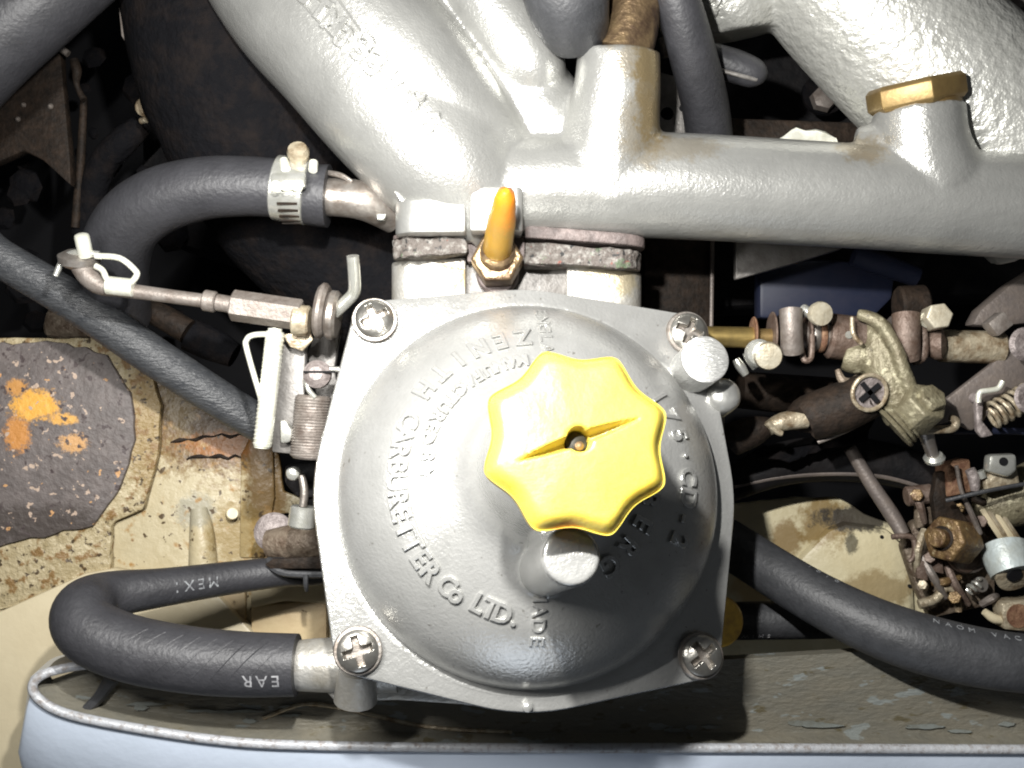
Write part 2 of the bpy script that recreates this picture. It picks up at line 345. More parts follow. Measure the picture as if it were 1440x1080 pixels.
o=MB().pprism([(166,8),(176,14),(184,40),(190,62),(180,66),(170,50)],-3.0,.15).build('hanging_tab',M_['dusty'],bev=.03); tag(o,'pale metal tab hanging beside the black duct at the top','tab')
bt=thing('background_bolt','small yellowed bolt head between bracket and black duct','bolt',P(204,152,-4))
MB().lathe([(0,.16),(.1,.17),(.16,.12),(.18,.02)],P(205,152,-4),(0.2,-.1,1),14).build('bolt_head',M_['tan_metal'],bt)
MB().rod(P(199,170,-4.1),P(206,168,-4.0),.06,10).build('washer',M_['tan_metal'],bt)
o=MB().ptube([(200,176,-4.9,16),(172,200,-4.9,20),(140,240,-5.1,20),(118,330,-5.4,18)],16,6).build('small_hose',M_['black_tex']); tag(o,'short dark hose dropping from the small yellowed bolt','hose')
o=MB().ptube([(118,140,-5,5),(114,220,-5,6),(106,320,-5.1,6)],10,6).build('thin_pipe',M_['dark_rust']); tag(o,'thin dark pipe running down beside the rusty bracket','pipe')
b=MB()
for i in range(26):
    x=random.uniform(0,260); y=random.uniform(60,460); r=random.uniform(.12,.4)
    b.lathe([(0,r),(r*.4,r*.8),(r*.6,r*.2)],P(x,y,-6.4),(random.uniform(-.5,.5),random.uniform(-.5,.5),1),7)
o=b.build('oily_debris',M_['black_tex']); o['kind']='stuff'; tag(o,'oily dark lumps of grime deep at the left','grime')
o=MB().pprism([(60,438),(150,430),(180,455),(150,478),(60,474)],-5.0,.3).build('wiring_cover',M_['grimy'],bev=.1,subdiv=2,disp=.12,dscale=3); tag(o,'crumpled grimy cover under the diagonal cable at left','cover')

# ------------------------------------------------------------------ intake manifold
Z=-1.2
mf=thing('intake_manifold','silver painted cast manifold with thick runners across the top','manifold',P(800,250,Z))
m=MB()
m.ptube([(640,300,Z,62),(700,268,Z,66),(780,262,Z,70),(860,262,Z,73),(950,262,Z,74),(1200,276,Z,73),(1340,284,Z,74),(1560,296,Z,74)],32,6)
m.ptube([(330,-170,-1.9,115),(412,-20,-1.7,112),(488,66,-1.5,113),(566,158,-1.35,110),(640,240,-1.25,100),(700,300,-1.3,70)],40,8)
# boss carrying the part number on the first runner
m.ptube([(470,-60,-1.25,96),(520,30,-1.1,92),(590,110,-1.05,88),(660,190,-1.2,76),(720,250,-1.5,60)],30,6)
m.ptube([(570,-60,-1.9,88),(650,40,-1.9,84),(720,120,-1.7,74),(800,200,-1.5,62)],32,8)
m.ptube([(600,-60,-1.7,50),(660,60,-1.62,46),(720,140,-1.6,44),(790,215,-1.6,50)],20,6)
m.ptube([(650,-60,-1.35,62),(700,20,-1.25,60),(745,90,-1.2,52),(768,128,-1.3,34)],28,8)
# neck below the brown union
m.ptube([(870,74,-.75,58),(868,120,-.8,61),(862,170,-.95,66),(858,215,-1.1,74),(855,262,-1.3,84)],36,6)
# boss under the brass plug
m.tube([P(1292,152,-.95),P(1296,200,-1.0),P(1306,250,-1.15)],[S(62,-1),S(64,-1),S(76,-1)],32,5)
m.ptube([(1200,210,-1.3,30),(1250,215,-1.2,46),(1300,235,-1.2,60)],20,4)
# flange foot
m.build('manifold_casting',M_['manifold'],mf,remesh=.045,relax=7)
m=MB()
m.ptube([(1120,-120,-2.1,120),(1200,-20,-2.1,122),(1290,75,-2.1,124),(1380,160,-2.1,128),(1500,280,-2.2,130)],40,8)
m.ptube([(1090,-60,-2.6,70),(1130,0,-2.6,60),(1200,30,-2.5,60)],24,6)
m.tube([P(1020,-60,-2.5),P(1030,10,-2.5),P(1035,50,-2.55)],[S(90,-2.5),S(86,-2.5),S(62,-2.5)],32,5)
m.build('rear_runner',M_['manifold_rough'],mf,remesh=.05,relax=5)
m=MB(); m.pprism([(1345,132),(1400,113),(1424,117),(1400,128),(1352,139)],-.85,.35); m.build('casting_fin',M_['manifold_rough'],mf,bev=.04)
# union and plug
ub=MB().tube([P(868,84,-.75),P(884,44,-.8),P(898,-60,-.9)],[S(42,-.8),S(41,-.8),S(38,-.8)],28,6).build('brown_union',M_['old_brass'],mf)

ax=(P(1284,100,-.85)-P(1292,152,-.95)).normalized()
pl=MB().lathe([(-.05,S(58,-1)),(.12,S(58,-1)),(.14,S(55,-1)),(.2,S(55,-1))],P(1292,158,-.95),ax,36).build('plug_collar',M_['brass'],mf)
hx=MB().hexa(P(1290,150,-.93),P(1285,114,-.87),S(68,-1),spin=math.radians(12)).build('hex_head',M_['brass'],mf,bev=.015)
# raised part number
def char_mesh(ch,size,ext,bevel=.006,off=0.0):
    cu=bpy.data.curves.new('t','FONT'); cu.body=ch; cu.size=size; cu.extrude=ext; cu.bevel_depth=bevel; cu.bevel_resolution=0; cu.offset=off
    cu.align_x='CENTER'; cu.resolution_u=3
    o=bpy.data.objects.new('t',cu); C.objects.link(o); dg=bpy.context.evaluated_depsgraph_get(); dg.update()
    me=o.evaluated_get(dg).to_mesh(); vs=[v.co.copy() for v in me.vertices]; fs=[tuple(p.vertices) for p in me.polygons]
    o.evaluated_get(dg).to_mesh_clear(); bpy.data.objects.remove(o); bpy.data.curves.remove(cu)
    return vs,fs
def raycast_text(mb,chars,spots,size,direction,obj,ext=.075,lift=0.0,root=mf):
    """raised letters laid on the real surface of obj, each at its own spot, up-vector given"""
    W=WM[obj.name]; Wi=W.inverted()
    up=Vector(direction).normalized()
    for ch,(px,py) in zip(chars,spots):
        if ch==' ': continue
        vs,fs=char_mesh(ch,size,ext,.012,.014)
        c=P(px,py,0); c.z=0
        rt=Vector((up.y,-up.x,0)); out=[]
        base=P(px,py,0)
        # hit along the view line so that the letter stands where the photo has it
        cam_o=Vector((0,0,D)); ok,loc,nr,_=obj.ray_cast(Wi@cam_o,(Wi.to_3x3()@(base-cam_o)).normalized())
        if not ok: continue
        loc=W@loc
        for v in vs:
            q=loc+rt*v.x+up*(v.y-size*.35)
            s=Vector((q.x,q.y,loc.z+2.0)); ok2,l2,n2,_=obj.ray_cast(Wi@s,Wi.to_3x3()@Vector((0,0,-1)),distance=4.0)
            zz=(W@l2).z if ok2 else loc.z
            out.append(Vector((q.x,q.y,zz+v.z+lift)))
        mb.add(out,fs)
    return mb
mc=bpy.data.objects['manifold_casting']; bpy.context.view_layer.update()
t=raycast_text(MB(),'33986',[(603,172),(582,140),(556,112),(530,90),(512,70)][::-1],.52,(.60,.80,0),mc)
t.build('raised_number',M_['manifold'],mf)
t=raycast_text(MB(),'STM3',[(432,-8),(452,14),(470,34),(484,54)],.40,(.62,.78,0),mc)
t.build('raised_number',M_['manifold'],mf)
rr=bpy.data.objects['rear_runner']
t=raycast_text(MB(),'22',[(988,22),(1004,8)],.30,(.3,.95,0),rr); t.build('raised_number',M_['manifold_rough'],mf)
r_=MB()
for a,b_ in (((408,-14),(476,62)),((462,-20),(508,44))):
    pts=[]
    W=WM['manifold_casting']; Wi=W.inverted()
    for i in range(14):
        x=lerp(a[0],b_[0],i/13); y=lerp(a[1],b_[1],i/13); cam_o=Vector((0,0,D)); d=(P(x,y,0)-cam_o)
        ok,loc,_,_=mc.ray_cast(Wi@cam_o,(Wi.to_3x3()@d).normalized())
        if ok: pts.append(W@loc)
    if len(pts)>3: r_.tube(pts,.022,6,1)
r_.build('raised_border',M_['manifold'],mf)
# mounting flange of the manifold: two blocks, rounded in plan of depth
def slab(name,x0,x1,y0,y1,z,depth,rc,m,parent,y0r=None,y1r=None,bev=.03,xtop=None,**k):
    """plate standing along the view direction; corners facing the camera are rounded with radius rc"""
    X0,X1=P(x0,0,z).x,P(x1,0,z).x; pts=[]
    rl,rr_=rc
    def arc(cx,cz,r,a0,a1):
        return [(cx+r*math.cos(math.radians(lerp(a0,a1,i/8))),cz+r*math.sin(math.radians(lerp(a0,a1,i/8)))) for i in range(9)]
    pts=[(X0,z-depth)]+(arc(X0+rl,z-rl,rl,180,90) if rl else [(X0,z)])+(arc(X1-rr_,z-rr_,rr_,90,0) if rr_ else [(X1,z)])+[(X1,z-depth)]
    mb=MB(); n=len(pts); vs=[];
    for (ya,yb) in ((y0,y0r if y0r is not None else y0),(y1,y1r if y1r is not None else y1)):
        for (x,zz) in pts:
            t=(x-X0)/(X1-X0); yy=P(0,lerp(ya,yb,t),z).y; vs.append(Vector((x,yy,zz)))
    fs=[tuple(range(n)),tuple(range(2*n-1,n-1,-1))]+[(i,n+i,n+(i+1)%n,(i+1)%n) for i in range(n)]
    mb.add(vs,fs); return mb.build(name,m,parent,bev=bev,**k)
slab('flange_ear',552,655,279,327,-.42,1.6,(.42,0),M_['cast'],mf,bev=.04)
slab('flange_ear',661,735,262,325,-.36,1.6,(0,.1),M_['cast'],mf,bev=.04)
slab('flange_lip',738,912,316,334,-.85,1.6,(.1,.45),M_['gasket_dark'],mf,y0r=330,y1r=346,bev=.03)
m=MB(); m.pprism([(553,268),(560,270),(574,286),(566,288)],-.6,.2); m.build('casting_flash',M_['manifold'],mf,bev=.02)

# ------------------------------------------------------------------ hoses and cables at the top
o=MB().ptube([(780,-110,-.3,72),(792,-40,-.2,66),(800,10,-.3,58),(812,46,-.7,46)],32,8).build('breather_hose',M_['rubber']); tag(o,'fat black hose end at the top beside the brown brass union','hose')
o=MB().ptube([(930,-60,-.6,32),(955,10,-.8,32),(975,80,-1.2,33),(992,150,-1.9,33),(1000,220,-2.6,33)],24,8).build('heater_hose',M_['rubber_grey']); tag(o,'straight dark grey hose going down behind the manifold, right of the brass union','hose')
cl=thing('plastic_clip','dark grey plastic clip behind the straight hose at the top','clip',P(1040,95,-2))
MB().ptube([(990,78,-1.9,20),(1030,92,-1.9,23),(1062,104,-1.9,20),(1070,108,-1.95,10)],16,5).build('clip_body',M_['rubber_grey'],cl)
MB().ptube([(1004,96,-1.7,3),(1040,106,-1.68,3),(1064,112,-1.75,3)],8,4).build('clip_edge',M_['grey_paint'],cl)
bl=thing('engine_bracket','grey cast bracket with bolt holes between brass union and straight hose','bracket',P(950,140,-2.6))
MB().pprism([(918,98),(958,108),(985,190),(990,230),(915,230)],-2.6,.4).build('bracket_plate',M_['grey_paint'],bl,bev=.05)
for (x,y,r) in ((938,160,9),(960,152,5)): MB().rod(P(x,y,-2.62),P(x,y,-2.57),S(r,-2.6),14).build('bolt_hole',M_['void'],bl)
MB().pprism([(918,5),(928,10),(942,45),(930,48)],-2.2,.2).build('bracket_tab',M_['zinc'],bl,bev=.02)
MB().ptube([(934,52,-2.3,9),(940,80,-2.35,9)],12,3).build('bracket_peg',M_['dusty'],bl)
nt_=thing('background_nut','dim white nut in the black gap under the right runner','nut',P(1155,135,-6))
MB().lathe([(0,.26),(.15,.24),(.2,.1)],P(1157,141,-5.2),(0,.2,1),6).build('nut',M_['dusty'],nt_)
MB().lathe([(0,.42),(.1,.42)],P(1157,135,-5.5),(0,.2,1),20).build('washer',M_['black_tex'],nt_)
o=MB().pprism([(1090,192),(1120,180),(1180,190),(1185,215),(1090,215)],-2.4,.3).build('foil_scrap',M_['white_zinc'],bev=.06,subdiv=2,disp=.15,dscale=3); tag(o,'pale crumpled shield edge just above the horizontal manifold pipe','shield')
o=MB().pprism([(1020,165),(1220,172),(1220,215),(1020,215)],-3.4,.3).build('rusty_shelf',M_['dark_rust'],bev=.05); tag(o,'dark brown ledge behind the horizontal manifold pipe','ledge')
un=thing('pipe_union','grey ribbed union in the top right corner','union',P(1420,40,-2.8))
ux=P(1432,70,-3.1)-P(1418,0,-2.8)
MB().lathe([(0,.50),(.25,.50),(.3,.40),(.62,.40),(.68,.52),(.85,.52)],P(1432,-6,-3.1),(.05,-1,-.2),28).build('union_body',M_['dusty'],un)
MB().lathe([(0,.36),(.5,.36)],P(1436,60,-3.2),(.05,-1,-.2),24).build('union_neck',M_['dark_rust'],un)
b=thing('ignition_lead','dark purple lead in the top right corner above the rough runner','lead',P(1370,0,-4))
MB().ptube([(1300,-30,-4,20),(1380,0,-4,22),(1460,60,-4.2,20)],14,5).build('lead',M_['rubber'],b)

# left breather hose
Zh=-1.3
tb=thing('breather_pipe','short dull steel pipe joining the clamped hose to the manifold','pipe',P(500,280,Zh))
MB().ptube([(440,277,Zh,26),(480,278,Zh,27),(515,284,Zh,27),(555,305,Zh-.3,24)],24,6).build('pipe',M_['steel'],tb)
MB().ptube([(462,243,Zh+.15,4),(480,247,Zh+.2,4),(495,256,Zh+.2,3)],8,4).build('pipe_bead',M_['steel'],tb)
MB().pprism([(528,300),(544,300),(540,310),(530,310)],Zh+.3,.2).build('weld_tab',M_['zinc'],tb,bev=.03)
hs=MB().ptube([(462,276,Zh,44),(440,274,Zh,43),(400,266,Zh,41),(340,262,Zh,42),(280,266,Zh-.05,44),(220,284,Zh-.2,46),(178,318,Zh-.5,47),(160,370,Zh-1.1,48),(165,440,Zh-2.2,46)],40,8)
o=hs.build('crankcase_hose',M_['rubber_grey']); tag(o,'thick curved grey hose with a metal clamp, upper left','hose')
ck=thing('hose_clamp','worm drive clamp tightened round the thick curved hose, upper left','hose clamp',P(410,266,Zh))
m=MB().lathe([(-.26,S(43.5,Zh)),(-.24,S(45.5,Zh)),(.24,S(46.5,Zh)),(.26,S(44,Zh))],P(411,267,Zh),P(440,272,Zh)-P(380,263,Zh),48).build('band',M_['zinc'],ck)
for i in range(5):
    a=math.radians(58-i*13); c=P(412,268,Zh); r=S(47,Zh)
    # slots sit on the lower front of the band
    y=-math.cos(a)*r; z=math.sin(a)*r
    MB().box(c+Vector((0,y,z)),.30,.025,.035,Matrix.Rotation(-a,3,'X')).build('band_slot',M_['dark_rust'],ck)
hh=MB(); c=P(408,262,Zh+.5); hh.box(c+Vector((0,.05,.12)),.52,.24,.14,Matrix.Rotation(math.radians(-15),3,'X')); hh.build('screw_housing',M_['zinc'],ck,bev=.05)
for dx in (-.16,.0,.15): MB().lathe([(0,.085),(.05,.09),(.09,.05)],c+Vector((dx,-.04,.2)),(0,-.2,1),14).build('housing_rivet',M_['white_zinc'],ck)
MB().rod(P(399,225,Zh+.35),P(402,238,Zh+.45),.07,12).build('housing_lug',M_['white_zinc'],ck); MB().rod(P(441,228,Zh+.35),P(440,240,Zh+.45),.07,12).build('housing_lug',M_['white_zinc'],ck)
MB().lathe([(0,.15),(.12,.17),(.2,.14),(.22,.03)],P(421,222,Zh+.3),(0,.55,.85),16).build('clamp_screw',M_['tan_metal'],ck)

# diagonal cable at the left
o=MB().ptube([(-520,130,-2.2,27),(-260,220,-2.2,27),(-60,318,-2.2,27),(0,362,-2.3,27),(100,422,-2.5,28),(200,490,-2.7,28),(300,556,-3.0,27),(375,602,-3.3,26)],24,8).build('diagonal_hose',M_['rubber_worn']); tag(o,'worn black hose running diagonally down at the left over the cream panel','hose')
lp=thing('loom_stub','two short dark loom pieces under the diagonal hose','cable loom',P(230,460,-4))
MB().ptube([(196,430,-3.9,16),(230,446,-3.9,18),(264,466,-3.9,18)],12,3).build('loom_sleeve',M_['dark_rust'],lp)
MB().ptube([(266,470,-4.2,24),(300,485,-4.2,24),(330,500,-4.2,18)],12,3).build('loom_sleeve',M_['black_tex'],lp)

# throttle rod with clip at the left
Zr=-.9
th=thing('throttle_rod','dusty pinkish steel control rod with hexagon sleeve, left of the carburettor','control rod',P(280,420,Zr))
MB().ptube([(112,372,Zr,14),(124,388,Zr,15),(142,402,Zr,13),(170,407,Zr,11),(220,414,Zr,10),(300,425,Zr,10)],16,6).build('rod',M_['dusty'],th)
MB().rod(P(286,422,Zr),P(304,425,Zr),S(15,Zr),18).build('collar',M_['dusty'],th)
MB().rod(P(304,425,Zr),P(328,429,Zr),S(12,Zr),18).build('collar',M_['dusty'],th)
MB().hexa(P(326,429,Zr),P(424,443,Zr),S(22,Zr),spin=.35).build('hexagon_sleeve',M_['dusty'],th,smooth=False)
MB().rod(P(412,450,Zr+.05),P(436,452,Zr+.05),S(22,Zr),16).build('lock_nut',M_['tan_metal'],th)
MB().lathe([(0,.22),(.06,.30),(.16,.31),(.22,.2)],P(84,374,Zr-.1)+Vector((.3,0,0)),(.1,.9,.35),22).build('ball_socket',M_['steel'],th)
MB().ptube([(78,388,Zr,4),(90,364,Zr,5),(108,356,Zr+.1,6),(140,358,Zr+.1,5)],10,4).build('socket_lip',M_['zinc'],th)
MB().lathe([(0,.11),(.30,.11),(.33,.10),(.35,.06)],P(121,360,Zr+.1),(0,.85,.5),16).build('ball_stud',M_['white_zinc'],th)
MB().ptube([(134,360,Zr+.15,4.5),(168,363,Zr+.15,4.5),(190,380,Zr+.15,4.5),(192,388,Zr+.15,4.5),(184,398,Zr+.15,4.5)],10,5).build('spring_clip',M_['white_zinc'],th)
MB().ptube([(134,374,Zr+.15,4.5),(144,380,Zr+.15,4.5),(150,392,Zr+.15,4.5),(156,396,Zr+.15,4)],10,5).build('spring_clip',M_['white_zinc'],th)
MB().rod(P(150,401,Zr+.1),P(188,405,Zr+.1),S(13,Zr),16).build('clip_sleeve',M_['white_zinc'],th)

# ------------------------------------------------------------------ carburettor
wv=Vector((.128,.247,1)).normalized(); uv=(Vector((1,0,0))-wv*wv.x).normalized(); vv=wv.cross(uv)
Rc=Matrix((uv,vv,wv)).transposed(); O=Vector((.24,-1.5,0))
ca=thing('carburettor','silver aluminium carburettor with lettered round cover and yellow knob','carburettor',O,rot=Rc)
def LC(px,py,h):
    c=Vector((0,0,D)); d=P(px,py,0)-c; t=(h-(c-O).dot(wv))/d.dot(wv); p=c+d*t-O
    return Vector((p.dot(uv),p.dot(vv),h))
prof=[(.0,2.45),(.84,2.45),(.87,2.1),(.92,1.84),(1.02,1.62),(1.18,1.46),(1.45,1.33),(1.75,1.20),(2.0,1.07),(2.22,.89),(2.42,.67),(2.56,.46),(2.64,.28),(2.68,.12),(2.70,0.02),(2.70,-.1)]
def H(r):
    for (a,ha),(b_,hb) in zip(prof,prof[1:]):
        if a<=r<=b_: return lerp(ha,hb,(r-a)/(b_-a) if b_>a else 0)
    return 0.0
# round cover with neck and side boss
pts_r,pts_h=[],[]
pv=[Vector((a,b_,0)) for a,b_ in prof[1:]]; sp,_=smooth_path(pv,[1]*len(pv),4)
m=MB(); m.lathe([(-.1,2.70)]+[(q.y,q.x) for q in reversed(sp)]+[(3.2,.80),(3.25,.5)],(0,0,0),(0,0,1),128)
bt1=LC(804,782,3.25)
m.tube([Vector((bt1.x,bt1.y,.6)),Vector((bt1.x,bt1.y,2.0)),Vector((bt1.x,bt1.y,3.19)),Vector((bt1.x,bt1.y,3.25))],[.36,.335,.33,.30],36,1)
m.tube([Vector((bt1.x,bt1.y+.35,.9)),Vector((bt1.x,bt1.y+.35,2.8))],[.30,.28],24,1)
m.build('dashpot_cover',M_['cover'],ca,local=True,remesh=.03,relax=3)
# square flange with four lugs
def hull(pts):
    pts=sorted(set(pts)); 
    def half(ps):
        h=[]
        for p in ps:
            while len(h)>1 and (h[-1][0]-h[-2][0])*(p[1]-h[-2][1])-(h[-1][1]-h[-2][1])*(p[0]-h[-2][0])<=0: h.pop()
            h.append(p)
        return h
    a=half(pts); b_=half(pts[::-1]); return a[:-1]+b_[:-1]
SC=[(-2.23,2.40),(2.36,2.38),(-2.31,-2.18),(2.36,-2.25)]
def flange_outline(rc,rl):
    pp=[(rc*math.cos(math.radians(i*4)),rc*math.sin(math.radians(i*4))) for i in range(90)]
    for (x,y) in SC: pp+=[(x+rl*math.cos(math.radians(i*15)),y+rl*math.sin(math.radians(i*15))) for i in range(24)]
    return hull(pp)
MB().prism(flange_outline(2.99,.325),-.42,0.0).build('cover_flange',M_['cover'],ca,local=True,bev=.05)
MB().lathe([(-.05,2.80),(.006,2.795),(.012,2.76),(.006,2.70)],(0,0,0),(0,0,1),128).build('cover_step',M_['cover'],ca,local=True)
MB().prism(flange_outline(2.92,.29),-.50,-.421).build('cover_gasket',M_['gasket_dark'],ca,local=True)
MB().prism(flange_outline(2.94,.32),-1.0,-.501).build('body_flange',M_['body'],ca,local=True,bev=.04)
m=MB(); m.prism([(-2.3,-2.55),(-1.2,-2.75),(1.0,-2.7),(1.9,-2.4),(2.1,0),(1.9,2.0),(-1.9,2.0),(-2.1,0)],-3.5,-.9)
m.build('body_casting',M_['body'],ca,local=True,bev=.15)
# nub at the bottom, lower left lug foot and drain spigot
q=LC(741,997,0); MB().lathe([(-.3,.07),(.06,.07),(.09,.03)],(q.x,q.y+.03,0),(0,0,1),14).build('alignment_nub',M_['cover'],ca,local=True)
MB().tube([P(503,940,-.35),P(501,968,-.45),P(500,984,-.5)],[S(26,-.4),S(29,-.4),S(31,-.4)],28,3).build('lug_foot',M_['body'],ca)
MB().ptube([(408,936,-.95,34),(450,935,-.9,37),(500,935,-.85,38),(560,935,-.85,38)],28,5).build('spigot',M_['body'],ca)
m=MB(); m.pprism([(455,970),(470,988),(560,986),(650,992),(720,1002),(800,998),(700,960),(560,930),(470,930)],-.75,.5); m.build('body_foot',M_['body'],ca,bev=.06)
# lettering
def arc_text(s,r,a0,da,size,outward=False,m=None,ext=.042):
    """a0, da in degrees; outward: tops of the letters point away from the centre"""
    mb=MB()
    for i,ch in enumerate(s):
        if ch==' ': continue
        vs,fs=char_mesh(ch,size,ext,.008,.004); a=math.radians(a0+da*i)
        for j,v in enumerate(vs):
            y=v.y-size*.35
            if outward: rr=r+y; th_=a-v.x/r
            else: rr=r-y; th_=a+v.x/r
            vs[j]=Vector((rr*math.cos(th_),rr*math.sin(th_),H(rr)+v.z+.008))
        mb.add(vs,fs)
    return mb.build('raised_lettering',M_['cover'],ca,local=True)
def line_text(s,x,y0,dy,size):
    mb=MB()
    for i,ch in enumerate(s):
        if ch==' ': continue
        vs,fs=char_mesh(ch,size,.022); yy=y0+dy*i
        for j,v in enumerate(vs):
            X=x+(v.y-size*.35); Y=yy-v.x; vs[j]=Vector((X,Y,H(math.hypot(X,Y))+v.z+.008))
        mb.add(vs,fs)
    return mb.build('raised_lettering',M_['cover'],ca,local=True)
arc_text('ZENITH',1.92,97,9.3,.34)
arc_text('CARBURETTER',1.87,157.5,6.3,.34)
arc_text('Co',1.84,229,5.0,.33); arc_text('LTD.',1.80,243,5.2,.33)
arc_text('MANUFACTURED',1.56,100,5.7,.22)
arc_text('BY',1.52,171,9,.26)
arc_text('175·CD-2',2.0,35,-8.3,.36,True)
arc_text('STROMBERG',1.42,60,-14.2,.36,True)
line_text('MADE',-.05,-1.50,-.19,.25); line_text('ENGLAND',.08,2.42,-.17,.24)
# cross head screws
def screw_mesh():
    mb=MB(); nr,na=36,128; R=.275; vs=[];fs=[]
    def hz(x,y):
        r=math.hypot(x,y)/R; h=.15*math.sqrt(max(0,1-(r*.90)**2))+.05
        ang=math.radians(18); X=x*math.cos(ang)+y*math.sin(ang); Y=-x*math.sin(ang)+y*math.cos(ang)
        arm=min(max(abs(X)/.165,abs(Y)/.040),max(abs(Y)/.165,abs(X)/.040))
        core=math.hypot(x,y)/.072
        if arm<1.25 or core<1.2:
            k=min(1,max(0,(1.25-arm)/.35)); k2=min(1,max(0,(1.2-core)/.3)); h-=.19*max(k,k2)*(1-.3*r)
        return h
    vs.append(Vector((0,0,hz(0,0))))
    for i in range(1,nr+1):
        for k in range(na):
            a=2*math.pi*k/na; r=R*i/nr; x,y=r*math.cos(a),r*math.sin(a); vs.append(Vector((x,y,hz(x,y))))
    for k in range(na): fs.append((0,1+k,1+(k+1)%na))
    for i in range(nr-1):
        for k in range(na):
            k2=(k+1)%na; fs.append((1+i*na+k,1+(i+1)*na+k,1+(i+1)*na+k2,1+i*na+k2))
    base=len(vs)
    for k in range(na):
        a=2*math.pi*k/na; vs.append(Vector((R*.98*math.cos(a),R*.98*math.sin(a),-.03)))
    for k in range(na): fs.append((1+(nr-1)*na+k,base+k,base+(k+1)%na,1+(nr-1)*na+(k+1)%na))
    mb.add(vs,fs); return mb
s0=screw_mesh().build('cover_screw',M_['screw'],ca,local=True,ang=75)
w0=MB().lathe([(0,.30),(.035,.325),(.06,.31),(.065,.2)],(0,0,-.005),(0,0,1),40).build('spring_washer',M_['steel'],s0,local=True)
for i,(x,y) in enumerate(SC):
    if i==0: s=s0
    else:
        s=s0.copy(); C.objects.link(s); s.parent=ca; WM[s.name]=WM[ca.name]
        c=w0.copy(); C.objects.link(c); c.parent=s
    s.location=(x,y,.055); s.rotation_euler=(random.uniform(-.05,.05),random.uniform(-.05,.05),[0.2,.9,.0,.35][i])
# compensator plug, upper right
q=LC(991,506,.62)
MB().lathe([(-.75,.33),(0,.345),(.03,.34),(.045,.31),(.05,.02)],q,(0,0,1),48).build('compensator_plug',M_['brushed'],ca,local=True)
q=LC(1018,556,.0); m=MB(); m.lathe([(-.9,.27),(0,.26),(.1,.21),(.15,.1)],q,(0,0,1),28); m.tube([q-Vector((.3,-.25,.5)),q-Vector((0,0,.35))],.25,20,1); m.build('compensator_housing',M_['cast'],ca,local=True)
q=LC(985,575,-.5); m=MB(); m.prism([(q.x-.5,q.y-.6),(q.x+.3,q.y-.9),(q.x+.38,q.y-.1),(q.x+.1,q.y+.7),(q.x-.4,q.y+.7)],-1.2,-.45); m.build('compensator_bracket',M_['grey_paint'],ca,local=True,bev=.08)
# mounting flange and insulator block behind the cover
slab('mounting_flange',547,655,366,440,-1.3,1.8,(.38,0),M_['body'],ca,y0r=362,bev=.04)
slab('mounting_flange',655,800,372,440,-1.5,1.5,(0,0),M_['grey_paint'],ca,bev=.03)
slab('mounting_flange',797,906,374,440,-1.3,1.8,(.02,.40),M_['body'],ca,y0r=382,y1r=450,bev=.04)
slab('insulator_block',549,656,333,361,-.8,1.7,(.40,0),M_['gasket'],ca,y1r=357,bev=.02,subdiv=2,disp=.05,dscale=7)
slab('insulator_block',738,905,340,370,-.9,1.7,(.02,.42),M_['gasket'],ca,y0r=352,y1r=378,bev=.02,subdiv=2,disp=.05,dscale=7)
slab('insulator_block',657,738,330,368,-1.1,1.5,(0,0),M_['gasket_dark'],ca,bev=.02)
slab('insulator_gasket',549,656,328,333,-.85,1.6,(.40,0),M_['gasket_dark'],ca,bev=0)
# stud nut and amber vacuum cap
nx=(P(712,268,.7)-P(699,352,-.6)).normalized()
MB().hexa(P(700,374,-1.3),P(699,362,-.65),S(38,-.4),spin=.3).build('stud_nut',M_['old_brass'],ca,bev=.02)
MB().lathe([(0,.33),(.1,.33),(.14,.30)],P(700,386,-1.35),(0,.1,1),30).build('stud_washer',M_['gasket_dark'],ca)
MB().lathe([(0,.26),(.12,.26),(.16,.22)],P(699,360,-.7),nx,24).build('vacuum_port',M_['old_brass'],ca)
L_=(P(712,268,.7)-P(699,352,-.6)).length
vc=MB().lathe([(0,.195),(.05,.215),(.35,.21),(.55*L_,.20),(.66*L_,.175),(.84*L_,.155),(.95*L_,.12),(L_,.04)],P(699,352,-.6),nx,28).build('vacuum_cap',M_['orange_cap'],ca)
